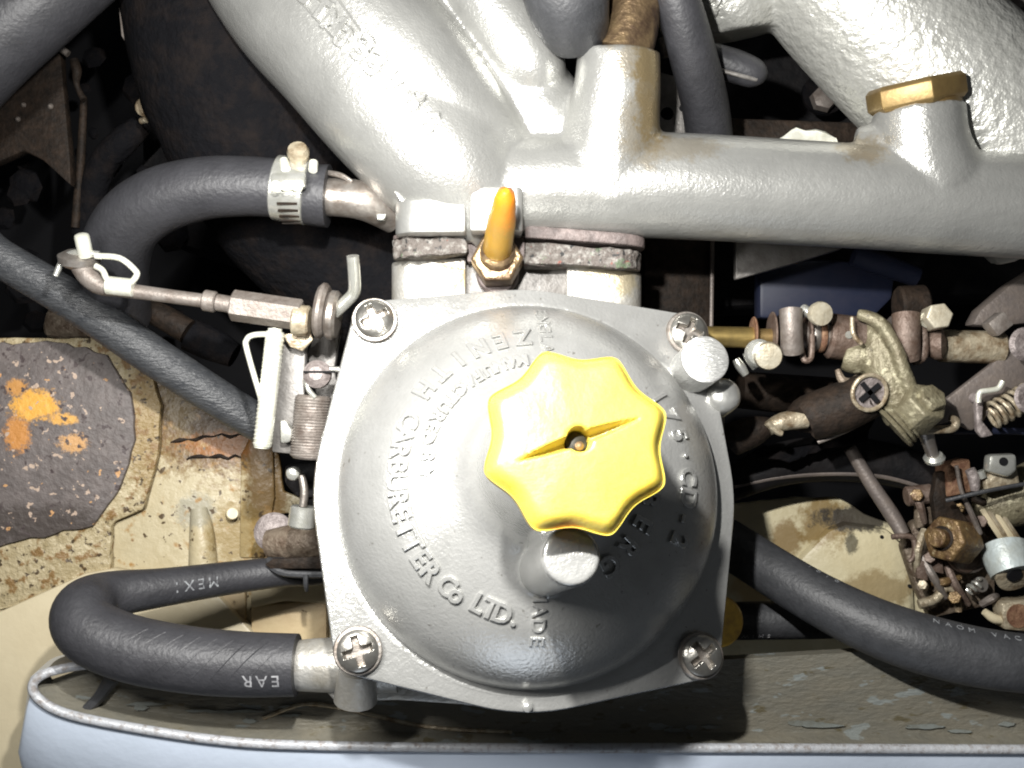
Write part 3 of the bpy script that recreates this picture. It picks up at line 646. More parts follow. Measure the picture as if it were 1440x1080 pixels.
# yellow knob
KC=Vector((0,0,3.42))
def lobed(R,a):
    k=math.cos(4*(a-math.radians(19.5)))**2     # 8 tips
    return R*(1.012-.14*(1-k+.04)**.6)
def knob():
    mb=MB(); nr,na=44,192; vs=[];fs=[]; sa=math.radians(18.5+2)
    def top(x,y,r,R):
        t=r/R; h=.46-.06*t*t-(.15*max(0,(t-.84)/.16)**2)
        X=x*math.cos(sa)+y*math.sin(sa); Y=-x*math.sin(sa)+y*math.cos(sa)
        wdt=.052*(1-min(1,abs(X)/.72)**2.2)+1e-4
        if abs(X)<.72 and abs(Y)<wdt*1.4:
            h-=.21*(1-min(1,abs(X)/.72)**2)*max(0,min(1,(wdt*1.4-abs(Y))/(wdt*.9)))
        if r<.14: h-=.28*min(1,(.14-r)/.012)
        return h
    vs.append(Vector((0,0,top(0,0,0,1))))
    for i in range(1,nr+1):
        for k in range(na):
            a=2*math.pi*k/na; R=lobed(1.04,a); r=.0155*i if i<=10 else .155+(R-.155)*((i-10)/(nr-10))**.9; x,y=r*math.cos(a),r*math.sin(a); vs.append(Vector((x,y,top(x,y,r,R))))
    for k in range(na): fs.append((0,1+k,1+(k+1)%na))
    for i in range(nr-1):
        for k in range(na):
            k2=(k+1)%na; fs.append((1+i*na+k,1+(i+1)*na+k,1+(i+1)*na+k2,1+i*na+k2))
    prev=1+(nr-1)*na
    for (z,s_) in ((.27,1.018),(.20,1.015),(.0,.985),(-.03,.95),(-.04,.5)):
        base=len(vs)
        for k in range(na):
            a=2*math.pi*k/na; r=lobed(1.04,a)*s_; vs.append(Vector((r*math.cos(a),r*math.sin(a),z)))
        for k in range(na): fs.append((prev+k,base+k,base+(k+1)%na,prev+(k+1)%na))
        prev=base
    fs.append(tuple(prev+k for k in range(na)))
    mb.add([v+KC for v in vs],fs); return mb
kn=knob().build('damper_knob',M_['yellow'],ca,local=True,ang=60)
MB().lathe([(0,.115),(.06,.115),(.07,.08)],KC+Vector((0,0,.18)),(0,0,1),16).build('centre_plug',M_['hole'],kn,local=True)
MB().lathe([(0,.05),(.1,.05),(.13,.02)],KC+Vector((.02,-.05,.22)),(0,0,1),12).build('centre_pin',M_['old_brass'],kn,local=True)
MB().lathe([(0,.55),(.3,.55)],(0,0,3.1),(0,0,1),28).build('knob_stem',M_['dark_rust'],kn,local=True)

# ------------------------------------------------------------------ bracket and springs left of the carburettor
lk=thing('throttle_stop_bracket','grey steel bracket plate holding springs on the left side of the carburettor','bracket',P(420,560,-1.2))
MB().pprism([(388,470),(430,478),(428,556),(450,560),(452,642),(382,636)],-1.3,.2).build('bracket_plate',M_['grey_paint'],lk,bev=.03)
MB().rod(P(446,436,-.9),P(460,438,-.9),.42,30).build('grommet',M_['dusty'],lk); MB().rod(P(460,442,-.9),P(476,444,-.9),.37,30).build('grommet',M_['steel'],lk)
MB().ptube([(470,440,-.8,9),(487,424,-.75,9),(498,410,-.7,9),(498,385,-.6,9),(496,360,-.5,9)],14,5).build('bent_rod',M_['zinc'],lk)
MB().pprism([(396,470),(436,466),(440,478),(425,494),(408,488)],-1.0,.08).build('spring_tab',M_['tan_metal'],lk,bev=.02)
MB().lathe([(0,.12),(.1,.21),(.2,.21),(.3,.10)],P(449,528,-1.1),(0,.1,1),24).build('slotted_screw',M_['lilac'],lk)
MB().box(P(449,523,-.84),.46,.03,.1).build('screw_slot',M_['void'],lk)
MB().rod(P(462,519,-.95),P(486,520,-.95),.045,10).build('pin',M_['zinc'],lk)
MB().pprism([(393,590),(402,592),(412,606),(408,622),(394,624)],-1.05,.2).build('spring_anchor',M_['zinc'],lk,bev=.04)
MB().pprism([(455,430),(482,430),(470,520),(478,560),(448,570),(432,500)],-1.9,.2).build('rear_plate',M_['grey_paint'],lk,bev=.03)
sp=thing('return_spring','long bright finely wound bar with a bent wire hook beside the grey bracket','spring',P(378,550,-.9))
MB().tube([P(387,466,-.9),P(378,550,-.92),P(369,628,-.95)],[S(13,-.9)]*3,18,2).build('strip_bar',M_['white_zinc'],sp,bev=.02)
MB().helix(P(387,470,-.9),P(369,625,-.95),S(12.6,-.9),.014,26,5,14).build('fine_winding',M_['white_zinc'],sp)
MB().ptube([(386,470,-.9,4),(358,471,-.9,4.2),(347,478,-.9,4.2),(348,495,-.9,4.2),(372,578,-.9,4)],10,5).build('hook',M_['white_zinc'],sp)
MB().ptube([(387,462,-.9,10),(386,480,-.9,10)],12,2).build('end_cap',M_['white_zinc'],sp); MB().ptube([(370,610,-.95,11),(368,630,-.95,11)],12,2).build('end_cap',M_['white_zinc'],sp)
sp=thing('barrel_spring','fat dull coil spring against the left edge of the carburettor','spring',P(440,600,-1.1))
MB().rod(P(441,556,-1.15),P(434,645,-1.15),S(25,-1.1),28).build('spring_core',M_['dusty'],sp)
MB().helix(P(441,560,-1.15),P(434,641,-1.15),S(25,-1.1),.016,21,6,20).build('coil',M_['dusty'],sp)
MB().ptube([(430,532,-.95,4),(434,548,-.95,4),(444,560,-.9,4)],10,4).build('hook',M_['zinc'],sp)
sb=thing('idle_screw_group','small pale fittings in the black gap beside the lower left of the cover','fitting',P(420,700,-1.8))
MB().pprism([(400,660),(412,656),(424,666),(414,678),(402,674)],-1.6,.3).build('pale_block',M_['zinc'],sb,bev=.06)
MB().ptube([(424,668,-1.7,5),(428,690,-1.7,6),(426,712,-1.7,6)],10,4).build('link',M_['steel'],sb)
MB().rod(P(428,712,-1.8),P(424,742,-1.8),.22,18).build('pale_block',M_['zinc'],sb)
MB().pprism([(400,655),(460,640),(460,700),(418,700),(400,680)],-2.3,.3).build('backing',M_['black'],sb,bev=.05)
o=MB().lathe([(0,.32),(.1,.34),(.14,.28),(.15,.02)],P(386,748,-3.5),(.1,.1,1),24).build('rubber_plug',M_['lilac']); tag(o,'dusty lilac round plug at the edge of the cream panel','plug')
o=MB().ptube([(378,765,-3.3,20),(420,762,-3.2,26),(480,760,-3.2,28)],20,4).build('cross_pipe',M_['grimy']); tag(o,'grimy brown pipe above the thin end of the looped hose','pipe')
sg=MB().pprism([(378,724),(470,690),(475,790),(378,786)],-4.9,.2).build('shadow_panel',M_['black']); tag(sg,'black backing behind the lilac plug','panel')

# ------------------------------------------------------------------ lower hoses
hp=[(500,788,-3.6,19),(445,803,-3.3,20),(400,804,-3.1,21),(330,812,-2.8,23),(230,826,-2.2,27),(150,838,-1.7,34),(118,858,-1.2,42),(125,886,-.95,45),(180,911,-.85,46),(260,927,-.8,46),(340,934,-.8,45),(418,935,-.8,43)]
lo=thing('looped_fuel_hose','black printed hose looping round at lower left into the carburettor spigot','hose',P(200,880,-1))
hb=MB().ptube(hp,40,8); ho=hb.build('hose_tube',M_['rubber_grey'],lo)
def wrap_text(s,path,start,step,size,phi0,flip=False,m=None,parent=None,name='printed_text'):
    """text printed on a hose: path of photo points, laid along it at the angle phi0 from the top"""
    pts,rs=smooth_path([P(a,b_,c) for a,b_,c,_ in path],[S(r,c) for a,b_,c,r in path],10)
    acc=[0]
    for i in range(1,len(pts)): acc.append(acc[-1]+(pts[i]-pts[i-1]).length)
    def at(d):
        for i in range(1,len(acc)):
            if acc[i]>=d or i==len(acc)-1:
                t=(d-acc[i-1])/(acc[i]-acc[i-1]); return pts[i-1].lerp(pts[i],t),(pts[i]-pts[i-1]).normalized(),lerp(rs[i-1],rs[i],t)
    mb=MB()
    for i,ch in enumerate(s):
        if ch==' ': continue
        vs,fs=char_mesh(ch,size,.003,0); d0=start+step*i
        for j,v in enumerate(vs):
            x,y=(v.x,v.y-size*.35)
            if flip: x,y=-x,-y
            c,T,r=at(d0+x*(1 if T0(path) else -1)); up=(Vector((0,0,1))-T*T.z).normalized(); side=up.cross(T) if T0(path) else T.cross(up)
            ph=phi0+y/r; vs[j]=c+(up*math.cos(ph)+side*math.sin(ph))*(r+.004+v.z)
        mb.add(vs,fs)
    return mb.build(name,m or M_['print'],parent,smooth=False)
def T0(path): return path[-1][0]>path[0][0]
lowpath=hp[6:]
wrap_text('RAE',lowpath,2.42,.21,.24,-.35,True,M_['print'],lo) if False else None
pth=[(180,911,-.85,46),(260,927,-.8,46),(340,934,-.8,45),(418,935,-.8,43)]
wrap_text('EAR',pth[:],2.32,-.20,.26,-.28,True,M_['print'],lo)
pth2=[(230,826,-2.2,27),(330,812,-2.8,23),(400,804,-3.1,21)]
wrap_text('MEXI',[(150,838,-1.7,34),(230,826,-2.2,27),(330,812,-2.8,23),(400,804,-3.1,21)],1.62,-.20,.24,.05,True,M_['print_worn'],lo)
# spiral cloth marks of the hose
b=MB()
fp,fr=smooth_path([P(a,b_,c) for a,b_,c,_ in hp[6:]],[S(r,c) for a,b_,c,r in hp[6:]],10)
for k in range(9):
    i0=18+k*3
    if i0+7>=len(fp): break
    pts=[]
    for j in range(9):
        i=i0+j*.75; a=int(i); c=fp[min(a,len(fp)-1)].lerp(fp[min(a+1,len(fp)-1)],i-a); r=fr[min(a,len(fr)-1)]
        T=(fp[min(a+1,len(fp)-1)]-fp[max(a-1,0)]).normalized(); up=(Vector((0,0,1))-T*T.z).normalized(); sd=up.cross(T)
        ph=-0.25+1.3*j/8; pts.append(c+(up*math.cos(ph)+sd*math.sin(ph))*(r-.006))
    b.tube(pts,.012,5,1)
b.build('wrap_marks',M_['rubber_grey'],lo)
o=MB().ptube([(378,788,-2.9,6),(384,798,-2.75,6),(400,806,-2.7,5),(430,808,-2.7,5),(470,808,-2.7,5)],8,4).build('hose_lip',M_['rubber'],lo)
MB().pprism([(372,794),(384,786),(440,783),(470,783),(470,800),(400,800),(380,800)],-2.66,.06).build('hose_cut',M_['dark_rust'],lo,bev=.02)
tie=MB().ptube([(430,808,-2.6,4),(430,822,-2.6,3.5),(431,830,-2.7,3)],8,3).build('cable_tie_end',M_['rubber'],lo)

hr=[(990,745,-3.2,34),(1030,768,-2.9,34),(1090,806,-2.3,35),(1150,842,-1.8,37),(1220,877,-1.4,40),(1290,903,-1.1,42),(1370,923,-.95,42),(1450,934,-.9,41),(1560,944,-.9,41),(1900,950,-.9,41)]
rh=thing('coolant_hose','thick black hose sweeping from the cover down to the right edge','hose',P(1250,890,-1.4))
MB().ptube(hr,40,8).build('hose_tube',M_['rubber'],rh)
wrap_text('NAOM VAC',[(1220,877,-1.4,40),(1290,903,-1.1,42),(1370,923,-.95,42),(1450,934,-.9,41)],.90,.17,.14,1.12,False,M_['print_worn'],rh)
wrap_text('IOIO',[(1090,806,-2.3,35),(1150,842,-1.8,37),(1220,877,-1.4,40),(1290,903,-1.1,42)],.5,.16,.10,1.2,False,M_['print_worn'],rh)
fh=thing('fuel_hose','short straight black hose passing under the thick hose at lower right','hose',P(1100,870,-3))
MB().ptube([(1000,874,-3.0,26),(1080,872,-3.0,27),(1150,870,-3.0,28),(1200,872,-3.1,24)],28,5).build('hose_tube',M_['rubber'],fh)
wrap_text('WIMS',[(1000,874,-3.0,26),(1080,872,-3.0,27),(1150,870,-3.0,28)],.52,.13,.12,-.72,True,M_['print'],fh)
ft=thing('wire_ferrule','tiny black and white banded ferrule under the thick hose','ferrule',P(1200,893,-2.2))
MB().rod(P(1188,886,-2.2),P(1206,898,-2.2),.1,12).build('sleeve',M_['rubber'],ft)
for t in (.3,.65):
    c=P(lerp(1188,1206,t),lerp(886,898,t),-2.2); MB().lathe([(-.02,.105),(.02,.105)],c,P(1206,898,-2.2)-P(1188,886,-2.2),14).build('band',M_['white_zinc'],ft)
MB().ptube([(1206,888,-2.3,6),(1222,900,-2.3,5),(1270,915,-2.4,3)],8,4).build('wire',M_['white_zinc'],ft)
yd=MB().lathe([(-.3,.38),(0,.40),(.05,.36),(.06,.02)],P(1012,874,-1.7),(.25,.1,1),28).build('yellow_washer',mat('aged_yellow_plastic',(.60,.36,.05),0,.45,(.35,.2,.04),5,.4,.7,bump=.2)); tag(yd,'amber plastic disc peeping out behind the lower right of the cover','washer')

# ------------------------------------------------------------------ air cleaner tray in front
tr=thing('air_cleaner_tray','pale blue enamelled tray with grimy flaking floor along the bottom edge','tray',P(700,1030,-2))
rim=[(1700,1056,-1.3),(1440,1054,-1.3),(1000,1052,-1.3),(700,1052,-1.3),(420,1048,-1.3),(300,1040,-1.3),(180,1022,-1.3),(95,1004,-1.3),(56,984,-1.3),(46,964,-1.3),(62,948,-1.35),(100,938,-1.45),(150,932,-1.55)]
rp,_=smooth_path([P(*q) for q in rim],[1]*len(rim),8)
MB().tube(rp,.075,10,1).build('rolled_rim',M_['rim'],tr)
# inner wall drops from the rim, outer wall slopes out and down
vs=[];fs=[]; n=len(rp)
for p in rp: vs+= [p+Vector((0,.02,0)), p+Vector((.05,.08,-.25)), p+Vector((.07,.14,-.42))]
for i in range(n-1):
    for k in range(2): fs.append((i*3+k,i*3+k+1,(i+1)*3+k+1,(i+1)*3+k))
b=MB(); b.add(vs,fs); b.build('inner_wall',M_['tray'],tr)
vs=[];fs=[]
for i,p in enumerate(rp):
    t=i/(n-1); out=Vector((-.15-.25*min(1,max(0,(t-.45)*3)), -1,0)) if t<.78 else Vector((-1,-.3,0))
    k=1 if t<.78 else .25
    vs+=[p+Vector((0,0,-.02)), p+out*.35*k+Vector((0,0,-.10)), p+out*1.2*k+Vector((0,0,-.5)), p+out*2.2*k+Vector((0,0,-1.6))]
for i in range(n-1):
    for k in range(3): fs.append((i*4+k,i*4+k+1,(i+1)*4+k+1,(i+1)*4+k))
b=MB(); b.add(vs,fs); b.build('outer_wall',M_['tray_wall'],tr)
b=MB(); fl=[P(1700,1075,-1.65),P(400,1070,-1.65),P(150,1045,-1.65),P(55,1000,-1.65),P(62,962,-1.65),P(110,945,-1.65),P(250,938,-1.65),P(480,940,-1.65),P(900,935,-1.65),P(1240,915,-1.65),P(1700,960,-1.65)]
b.prism([(p.x,p.y) for p in fl],-1.9,-1.66); b.build('tray_floor',M_['tray'],tr,disp=0)
MB().ptube([(370,1010,-1.65,3),(430,990,-1.64,3),(500,1000,-1.65,3),(600,1022,-1.65,3),(720,1030,-1.65,3)],6,5).build('floor_ridge',M_['tan_metal'],tr)
MB().ptube([(108,1008,-1.55,6),(135,985,-1.55,8),(150,965,-1.55,10),(160,950,-1.5,12)],8,4).build('torn_seal',M_['rubber'],tr)
for pts in ([(100,1000),(150,975),(170,972),(210,978),(150,1000)],[(1240,955),(1340,962),(1440,968)]): pass
# thin curled paint flakes standing on the floor
random.seed(11)
for i in range(16):
    cx=random.choice([random.uniform(930,1440),random.uniform(180,420)]); cy=random.uniform(1012,1034) if cx>900 else random.uniform(985,1020)
    q=[]; L=random.uniform(10,34); Hh=random.uniform(2.5,6); k=16
    for j in range(k):
        a=2*math.pi*j/k; q.append((cx+math.cos(a)*L*random.uniform(.6,1),cy+math.sin(a)*Hh*random.uniform(.5,1)))
    MB().pprism(q,-1.645+i*.003,.02).build('paint_flake',M_['flake'],tr,smooth=False)

# ------------------------------------------------------------------ right hand linkage
Zl=-2.0
sf=thing('throttle_shaft','brass coloured throttle shaft with rusty collars right of the carburettor','shaft',P(1100,472,Zl))
MB().rod(P(960,473,Zl),P(1066,475,Zl),S(15,Zl),20,.01).build('shaft_rod',M_['rod_brass'],sf)
MB().rod(P(1066,474,Zl),P(1085,474,Zl),S(12,Zl),20,.01).build('shaft_end',M_['brass'],sf)
for (x0,x1,r,mm) in ((1058,1061,27,'rust'),(1084,1087,34,'rust_brown'),(1094,1100,30,'dark_rust'),(1122,1138,18,'dusty'),(1133,1137,30,'rust_brown'),(1138,1150,22,'steel'),(1150,1158,24,'rust'),(1158,1164,18,'steel')):
    MB().lathe([(0,S(r,Zl)*.95),(.02,S(r,Zl)),(S(x1-x0,Zl)-.02,S(r,Zl)),(S(x1-x0,Zl),S(r,Zl)*.95)],P(x0,472,Zl),(1,-.02,0),28).build('shaft_collar',M_[mm],sf)
MB().rod(P(1163,472,Zl),P(1215,478,Zl),S(32,Zl),26,.05).build('shaft_barrel',M_['rust_brown'],sf)
MB().lathe([(0,.05),(.03,.06)],P(1193,471,Zl+.36),(0,0,1),12).build('grub_screw',M_['zinc'],sf)
c1=thing('clamp_pinch_bolt','round headed bolt above the shaft, beside the upright steel clamp','bolt',P(1148,440,Zl+.5),group=None)
MB().lathe([(0,.17),(.1,.195),(.16,.18),(.19,.03)],P(1149,441,Zl+.45),(.2,-.1,1),18).build('bolt_head',M_['pale_bolt'],c1); MB().ptube([(1130,436,Zl+.3,9),(1140,442,Zl+.4,7),(1152,456,Zl+.3,4)],10,3).build('bolt_tang',M_['zinc'],c1)
uc=thing('shaft_clamp','upright rounded steel clamp on the shaft, left of the greasy lever','clamp',P(1112,465,Zl))
MB().tube([P(1112,436,Zl+.45),P(1113,465,Zl+.5),P(1114,495,Zl+.4)],[S(16,Zl),S(15,Zl),S(16,Zl)],20,3).build('clamp_barrel',M_['dusty'],uc)
MB().ptube([(1127,490,Zl+.3,4),(1131,506,Zl+.35,4.5),(1141,502,Zl+.35,4),(1142,470,Zl+.35,4)],8,4).build('clamp_clip',M_['rust_brown'],uc)
c2=thing('cable_pinch_bolt','cream round headed bolt below the brass coloured shaft','bolt',P(1078,497,Zl+.5))
MB().lathe([(0,.20),(.1,.225),(.17,.2),(.19,.03)],P(1079,500,Zl+.4),(-.1,-.1,1),22).build('bolt_head',M_['pale_bolt'],c2)
MB().lathe([(0,.20),(.08,.22),(.12,.18)],P(1066,496,Zl+.3),(-.1,-.1,1),20).build('washer',M_['zinc'],c2)
c3=thing('adjuster_screw','small chromed double ended screw behind the white plug','screw',P(1045,515,Zl))
for (x,y,r) in ((1041,517,12),(1054,508,10)): MB().ptube([(x-6,y-12,Zl,r*.45),(x,y-2,Zl,r*.6),(x+8,y+10,Zl,r*.45)],12,4).build('screw_coil',M_['zinc'],c3)
# greasy lever
lv=thing('throttle_lever','greasy yellow grey cast lever with hexagon boss, on the shaft at right','lever',P(1250,520,Zl+.5))
m=MB(); m.ptube([(1222,452,Zl+.1,14),(1234,470,Zl+.2,24),(1242,505,Zl+.25,30),(1254,545,Zl+.3,32),(1274,588,Zl+.35,28)],24,6)
m.ptube([(1188,500,Zl+.1,20),(1205,503,Zl+.15,24),(1240,500,Zl+.2,24)],20,4)
m.ptube([(1206,442,Zl+.35,8),(1234,452,Zl+.5,10),(1256,482,Zl+.6,10),(1272,525,Zl+.65,11),(1290,580,Zl+.6,12)],14,6)
m.build('lever_casting',M_['grease'],lv,remesh=.025,relax=3,disp=.012,dscale=7)
MB().hexa(P(1276,590,Zl+.45),P(1306,562,Zl+.85),S(31,Zl),spin=.2).build('hexagon_boss',M_['grease'],lv,bev=.03)
MB().hexa(P(1304,566,Zl+.80),P(1314,556,Zl+.95),S(20,Zl),spin=.5).build('hexagon_nut',M_['grease'],lv,bev=.02)
MB().ptube([(1178,520,Zl+.2,4),(1184,534,Zl+.25,6),(1196,538,Zl+.25,7),(1206,530,Zl+.2,4)],8,4).build('lever_lug',M_['grimy'],lv)
MB().ptube([(1198,446,Zl+.5,3),(1200,470,Zl+.55,3.5),(1212,484,Zl+.55,3)],8,4).build('split_pin',M_['tan_metal'],lv)
for i in range(4): MB().lathe([(-.03,S(33-i,Zl)),(0,S(35-i,Zl)),(.03,S(33-i,Zl))],P(1258+i*6,600-i*5,Zl+.45),P(1312,564,Zl+.6)-P(1268,600,Zl+.5),28).build('boss_thread',M_['grease'],lv)
# second clamp and shaft right
s2=thing('throttle_shaft','pale steel shaft end with rusty clamp, near the right edge','shaft',P(1350,486,Zl))
MB().rod(P(1318,486,Zl),P(1412,489,Zl),S(23,Zl),24,.05).build('shaft_rod',M_['tan_metal'],s2)
MB().tube([P(1274,442,Zl+.45),P(1275,475,Zl+.5),P(1276,503,Zl+.4)],[S(19,Zl),S(18,Zl),S(18,Zl)],20,3).build('clamp_barrel',M_['rust_brown'],s2)
MB().rod(P(1250,478,Zl),P(1262,478,Zl),S(34,Zl),24).build('shaft_collar',M_['dull_bracket'],s2)
MB().ptube([(1290,446,Zl+.4,7),(1298,470,Zl+.4,7),(1298,500,Zl+.4,7),(1284,508,Zl+.4,6)],10,4).build('clamp_strap',M_['rust_brown'],s2)
MB().lathe([(0,.2),(.1,.25),(.2,.25),(.26,.1)],P(1306,484,Zl+.2),(1,0,.5),20).build('shaft_collar',M_['rust_brown'],s2)
MB().hexa(P(1308,450,Zl+.3),P(1322,444,Zl+.75),.21,.4).build('hexagon_bolt',M_['pale_bolt'],s2,bev=.02); MB().lathe([(0,.12),(.1,.13)],P(1300,450,Zl+.4),(.1,0,1),12).build('washer',M_['zinc'],s2)
MB().box(P(1402,456,Zl+.3),.3,.26,.3,Matrix.Rotation(math.radians(38),3,'Z')).build('square_nut',M_['dusty'],s2,bev=.02)
MB().lathe([(0,.2),(.06,.26),(.12,.2)],P(1438,484,Zl+.5),(.1,0,1),20).build('pivot_pin',M_['lilac'],s2)
# lower pull rod with cross slotted end
pr_=thing('damper_strut','dark brown cylindrical bush with a cross slotted ring end, under the lever','bush',P(1180,575,Zl+.3))
MB().tube([P(1130,592,Zl),P(1136,588,Zl),P(1180,574,Zl+.15),P(1222,556,Zl+.3)],[S(26,Zl),S(32,Zl),S(35,Zl),S(32,Zl)],30,3).build('bush_body',M_['dark_rust'],pr_)
MB().tube([P(1080,603,Zl),P(1100,593,Zl),P(1134,588,Zl)],[S(10,Zl),S(13,Zl),S(14,Zl)],18,3).build('strut_rod',M_['tan_metal'],pr_)
MB().ptube([(1078,594,Zl+.1,5),(1092,606,Zl+.1,5),(1100,610,Zl+.1,4)],8,3).build('retaining_clip',M_['tan_metal'],pr_)
MB().tube([P(1030,618,Zl-.4),P(1060,606,Zl-.2),P(1085,598,Zl-.1)],[S(24,Zl),S(22,Zl),S(12,Zl)],18,3).build('strut_boot',M_['dark_rust'],pr_)
rc_=P(1223,552,Zl+.68); fx=Vector((.1,-.15,1)).normalized()
ring=[rc_+ (fx.orthogonal().normalized()*math.cos(a)+fx.cross(fx.orthogonal().normalized())*math.sin(a))*S(24,Zl) for a in [2*math.pi*i/28 for i in range(29)]]
MB().tube(ring,.035,8,1).build('end_ring',M_['tan_metal'],pr_); MB().lathe([(0,S(23,Zl)),(.03,S(22,Zl))],rc_-fx*.05,fx,28).build('end_face',M_['lilac'],pr_)
for a in (40,130): MB().box(rc_+fx*.0,S(34,Zl),.075,.05,Matrix.Rotation(math.radians(a),3,'Z')).build('end_slot',M_['void'],pr_)
MB().ptube([(1150,622,Zl,3),(1190,606,Zl+.1,3),(1230,585,Zl+.2,3)],8,4).build('edge_wire',M_['dusty'],pr_)
# black rail behind, brown arm, spring, clevis
rl=thing('black_guard','black curved guard below the linkage right of the carburettor','guard',P(1160,640,-4))
MB().ptube([(1010,690,-3.8,22),(1090,655,-3.8,30),(1170,645,-3.8,32),(1260,655,-3.8,30),(1330,680,-3.8,26)],20,6).build('guard_bar',M_['black'],rl)
MB().ptube([(1010,690,-3.55,3.5),(1090,672,-3.5,3.5),(1170,666,-3.5,3.5),(1240,670,-3.5,3.5),(1300,686,-3.55,3)],8,6).build('guard_edge',M_['dull_bracket'],rl)
o=MB().ptube([(1040,548,-3.8,26),(1130,556,-3.9,28),(1220,560,-4,26)],16,5).build('rear_link_bar',M_['dark_rust']); tag(o,'dim brown bar behind the cross slotted bush','bar')
o=MB().pprism([(1050,640),(1075,625),(1130,640),(1170,600),(1230,590),(1220,620),(1160,632),(1110,650)],-2.9,.12).build('torn_gaiter',M_['black_tex'],bev=.03,subdiv=2,disp=.1,dscale=4); tag(o,'torn black rubber gaiter under the cross slotted bush','gaiter')
am=thing('link_arm','flat dull brown arm slanting up to the right edge','arm',P(1380,540,Zl+.2))
MB().pprism([(1322,568),(1400,508),(1440,466),(1500,420),(1530,460),(1460,530),(1392,580),(1378,600),(1366,606),(1340,592),(1318,598),(1314,582)],Zl+.15,.14).build('arm_plate',M_['dull_bracket'],am,bev=.03)
MB().lathe([(0,.09),(.05,.07)],P(1370,560,Zl+.16),(0,0,1),12).build('rivet',M_['lilac'],am)
MB().pprism([(1372,566),(1384,560),(1382,592),(1398,612),(1382,616),(1374,606)],Zl+.35,.12).build('arm_lug',M_['lilac'],am,bev=.03)
pn=thing('clevis_pin','pale ribbed pin and clip hanging below the flat brown arm','pin',P(1305,620,Zl+.3))
MB().tube([P(1300,604,Zl+.3),P(1308,628,Zl+.2),P(1312,642,Zl+.15)],[S(11,Zl),S(9,Zl),S(8,Zl)],16,3).build('pin_shank',M_['steel'],pn)
MB().lathe([(0,.15),(.06,.17),(.12,.13)],P(1314,648,Zl+.1),(-.2,.8,.4),14).build('pin_head',M_['zinc'],pn)
MB().rod(P(1290,592,Zl+.45),P(1318,593,Zl+.45),.07,12).build('clip_arm',M_['lilac'],pn)
MB().ptube([(1292,606,Zl+.5,6),(1320,604,Zl+.5,6),(1340,602,Zl+.5,6),(1344,592,Zl+.5,6),(1336,588,Zl+.5,5)],12,4).build('clip_arm',M_['tan_metal'],pn)
MB().lathe([(0,.16),(.2,.18)],P(1290,612,Zl+.1),(.2,1,.2),16).build('pin_boss',M_['grimy'],pn)
o=MB().ptube([(1340,606,Zl-.3,5),(1400,606,Zl-.3,5),(1480,608,Zl-.3,5)],10,4).build('control_cable',M_['blue_dark']); tag(o,'thin blue black cable running to the right edge under the brown arm','cable')
ss=thing('small_spring','open coil spring with bright hooked wire at the right edge','spring',P(1415,575,Zl+.4))
MB().helix(P(1392,586,Zl+.3),P(1448,556,Zl+.3),S(17,Zl),.035,6,8,16).build('coil',M_['tan_metal'],ss)
MB().ptube([(1376,566,Zl+.5,4),(1378,552,Zl+.5,4),(1392,549,Zl+.5,4),(1404,546,Zl+.5,4),(1410,536,Zl+.5,4)],10,5).build('hook',M_['white_zinc'],ss)
MB().lathe([(0,.2),(.06,.24),(.1,.2)],P(1442,560,Zl+.55),(.2,.1,1),18).build('screw_head',M_['lilac'],ss)
o=MB().pprism([(1366,458),(1378,436),(1420,400),(1500,350),(1500,450),(1400,460)],-3.2,.4).build('dark_strap',M_['dull_bracket'],bev=.08); tag(o,'dark strap slanting in from the right edge below the manifold pipe','strap')
o=MB().pprism([(1068,372),(1150,364),(1262,372),(1255,420),(1230,445),(1068,448)],-4.5,.5).build('oil_filter_plate',M_['blue_dark'],bev=.08); tag(o,'dark navy blue panel in the shade under the manifold pipe','panel')
o=MB().pprism([(1034,330),(1190,330),(1185,350),(1120,370),(1034,394)],-3.6,.2).build('grey_shield',M_['grey_paint'],bev=.05); tag(o,'grey triangular shield just under the manifold pipe','shield')
o=MB().ptube([(1200,360,-4,14),(1240,372,-4,16),(1290,390,-4,14)],12,4).build('blue_pipe',M_['blue_dark']); tag(o,'short dark blue pipe above the navy panel','pipe')
o=MB().pprism([(905,325),(1000,330),(998,470),(905,470)],-4,.4).build('heat_shield',M_['dark_rust'],bev=.05); tag(o,'dark brown upright plate right of the manifold flange','plate')
o=MB().ptube([(1002,320,-3.9,3),(1001,400,-3.9,3),(1000,470,-3.9,3)],8,3).build('shield_edge',M_['dull_bracket']); tag(o,'thin grey edge strip beside the dark brown upright plate','strip')
o=MB().rod(P(1262,430,-2.8),P(1302,428,-2.8),.33,20).build('brown_boss',M_['dark_rust']); tag(o,'dark brown round boss above the rusty clamp at right','boss')
# ------------------------------------------------------------------ rusty choke mechanism, lower right
Zc=-3.0
ch=thing('choke_mechanism','grimy rusted linkage with square nut at the right edge','mechanism',P(1340,740,Zc))
MB().pprism([(1270,770),(1285,735),(1330,720),(1400,745),(1400,850),(1310,870),(1290,830)],Zc-.4,.3).build('back_plate',M_['grimy'],ch,bev=.05)
MB().pprism([(1330,655),(1365,645),(1368,692),(1332,700)],Zc+.4,.5).build('rust_block',M_['rust'],ch,bev=.05)
MB().pprism([(1318,665),(1330,662),(1335,695),(1362,732),(1360,745),(1318,745),(1312,700)],Zc+.35,.2).build('dark_lever',M_['dark_rust'],ch,bev=.03)
MB().hexa(P(1356,762,Zc+.15),P(1326,757,Zc+.5),S(33,Zc),.3).build('rusty_nut',M_['rust_gold'],ch,bev=.04)
MB().rod(P(1330,758,Zc+.45),P(1316,756,Zc+.66),S(13,Zc),18).build('rusty_bolt',M_['rust_gold'],ch)
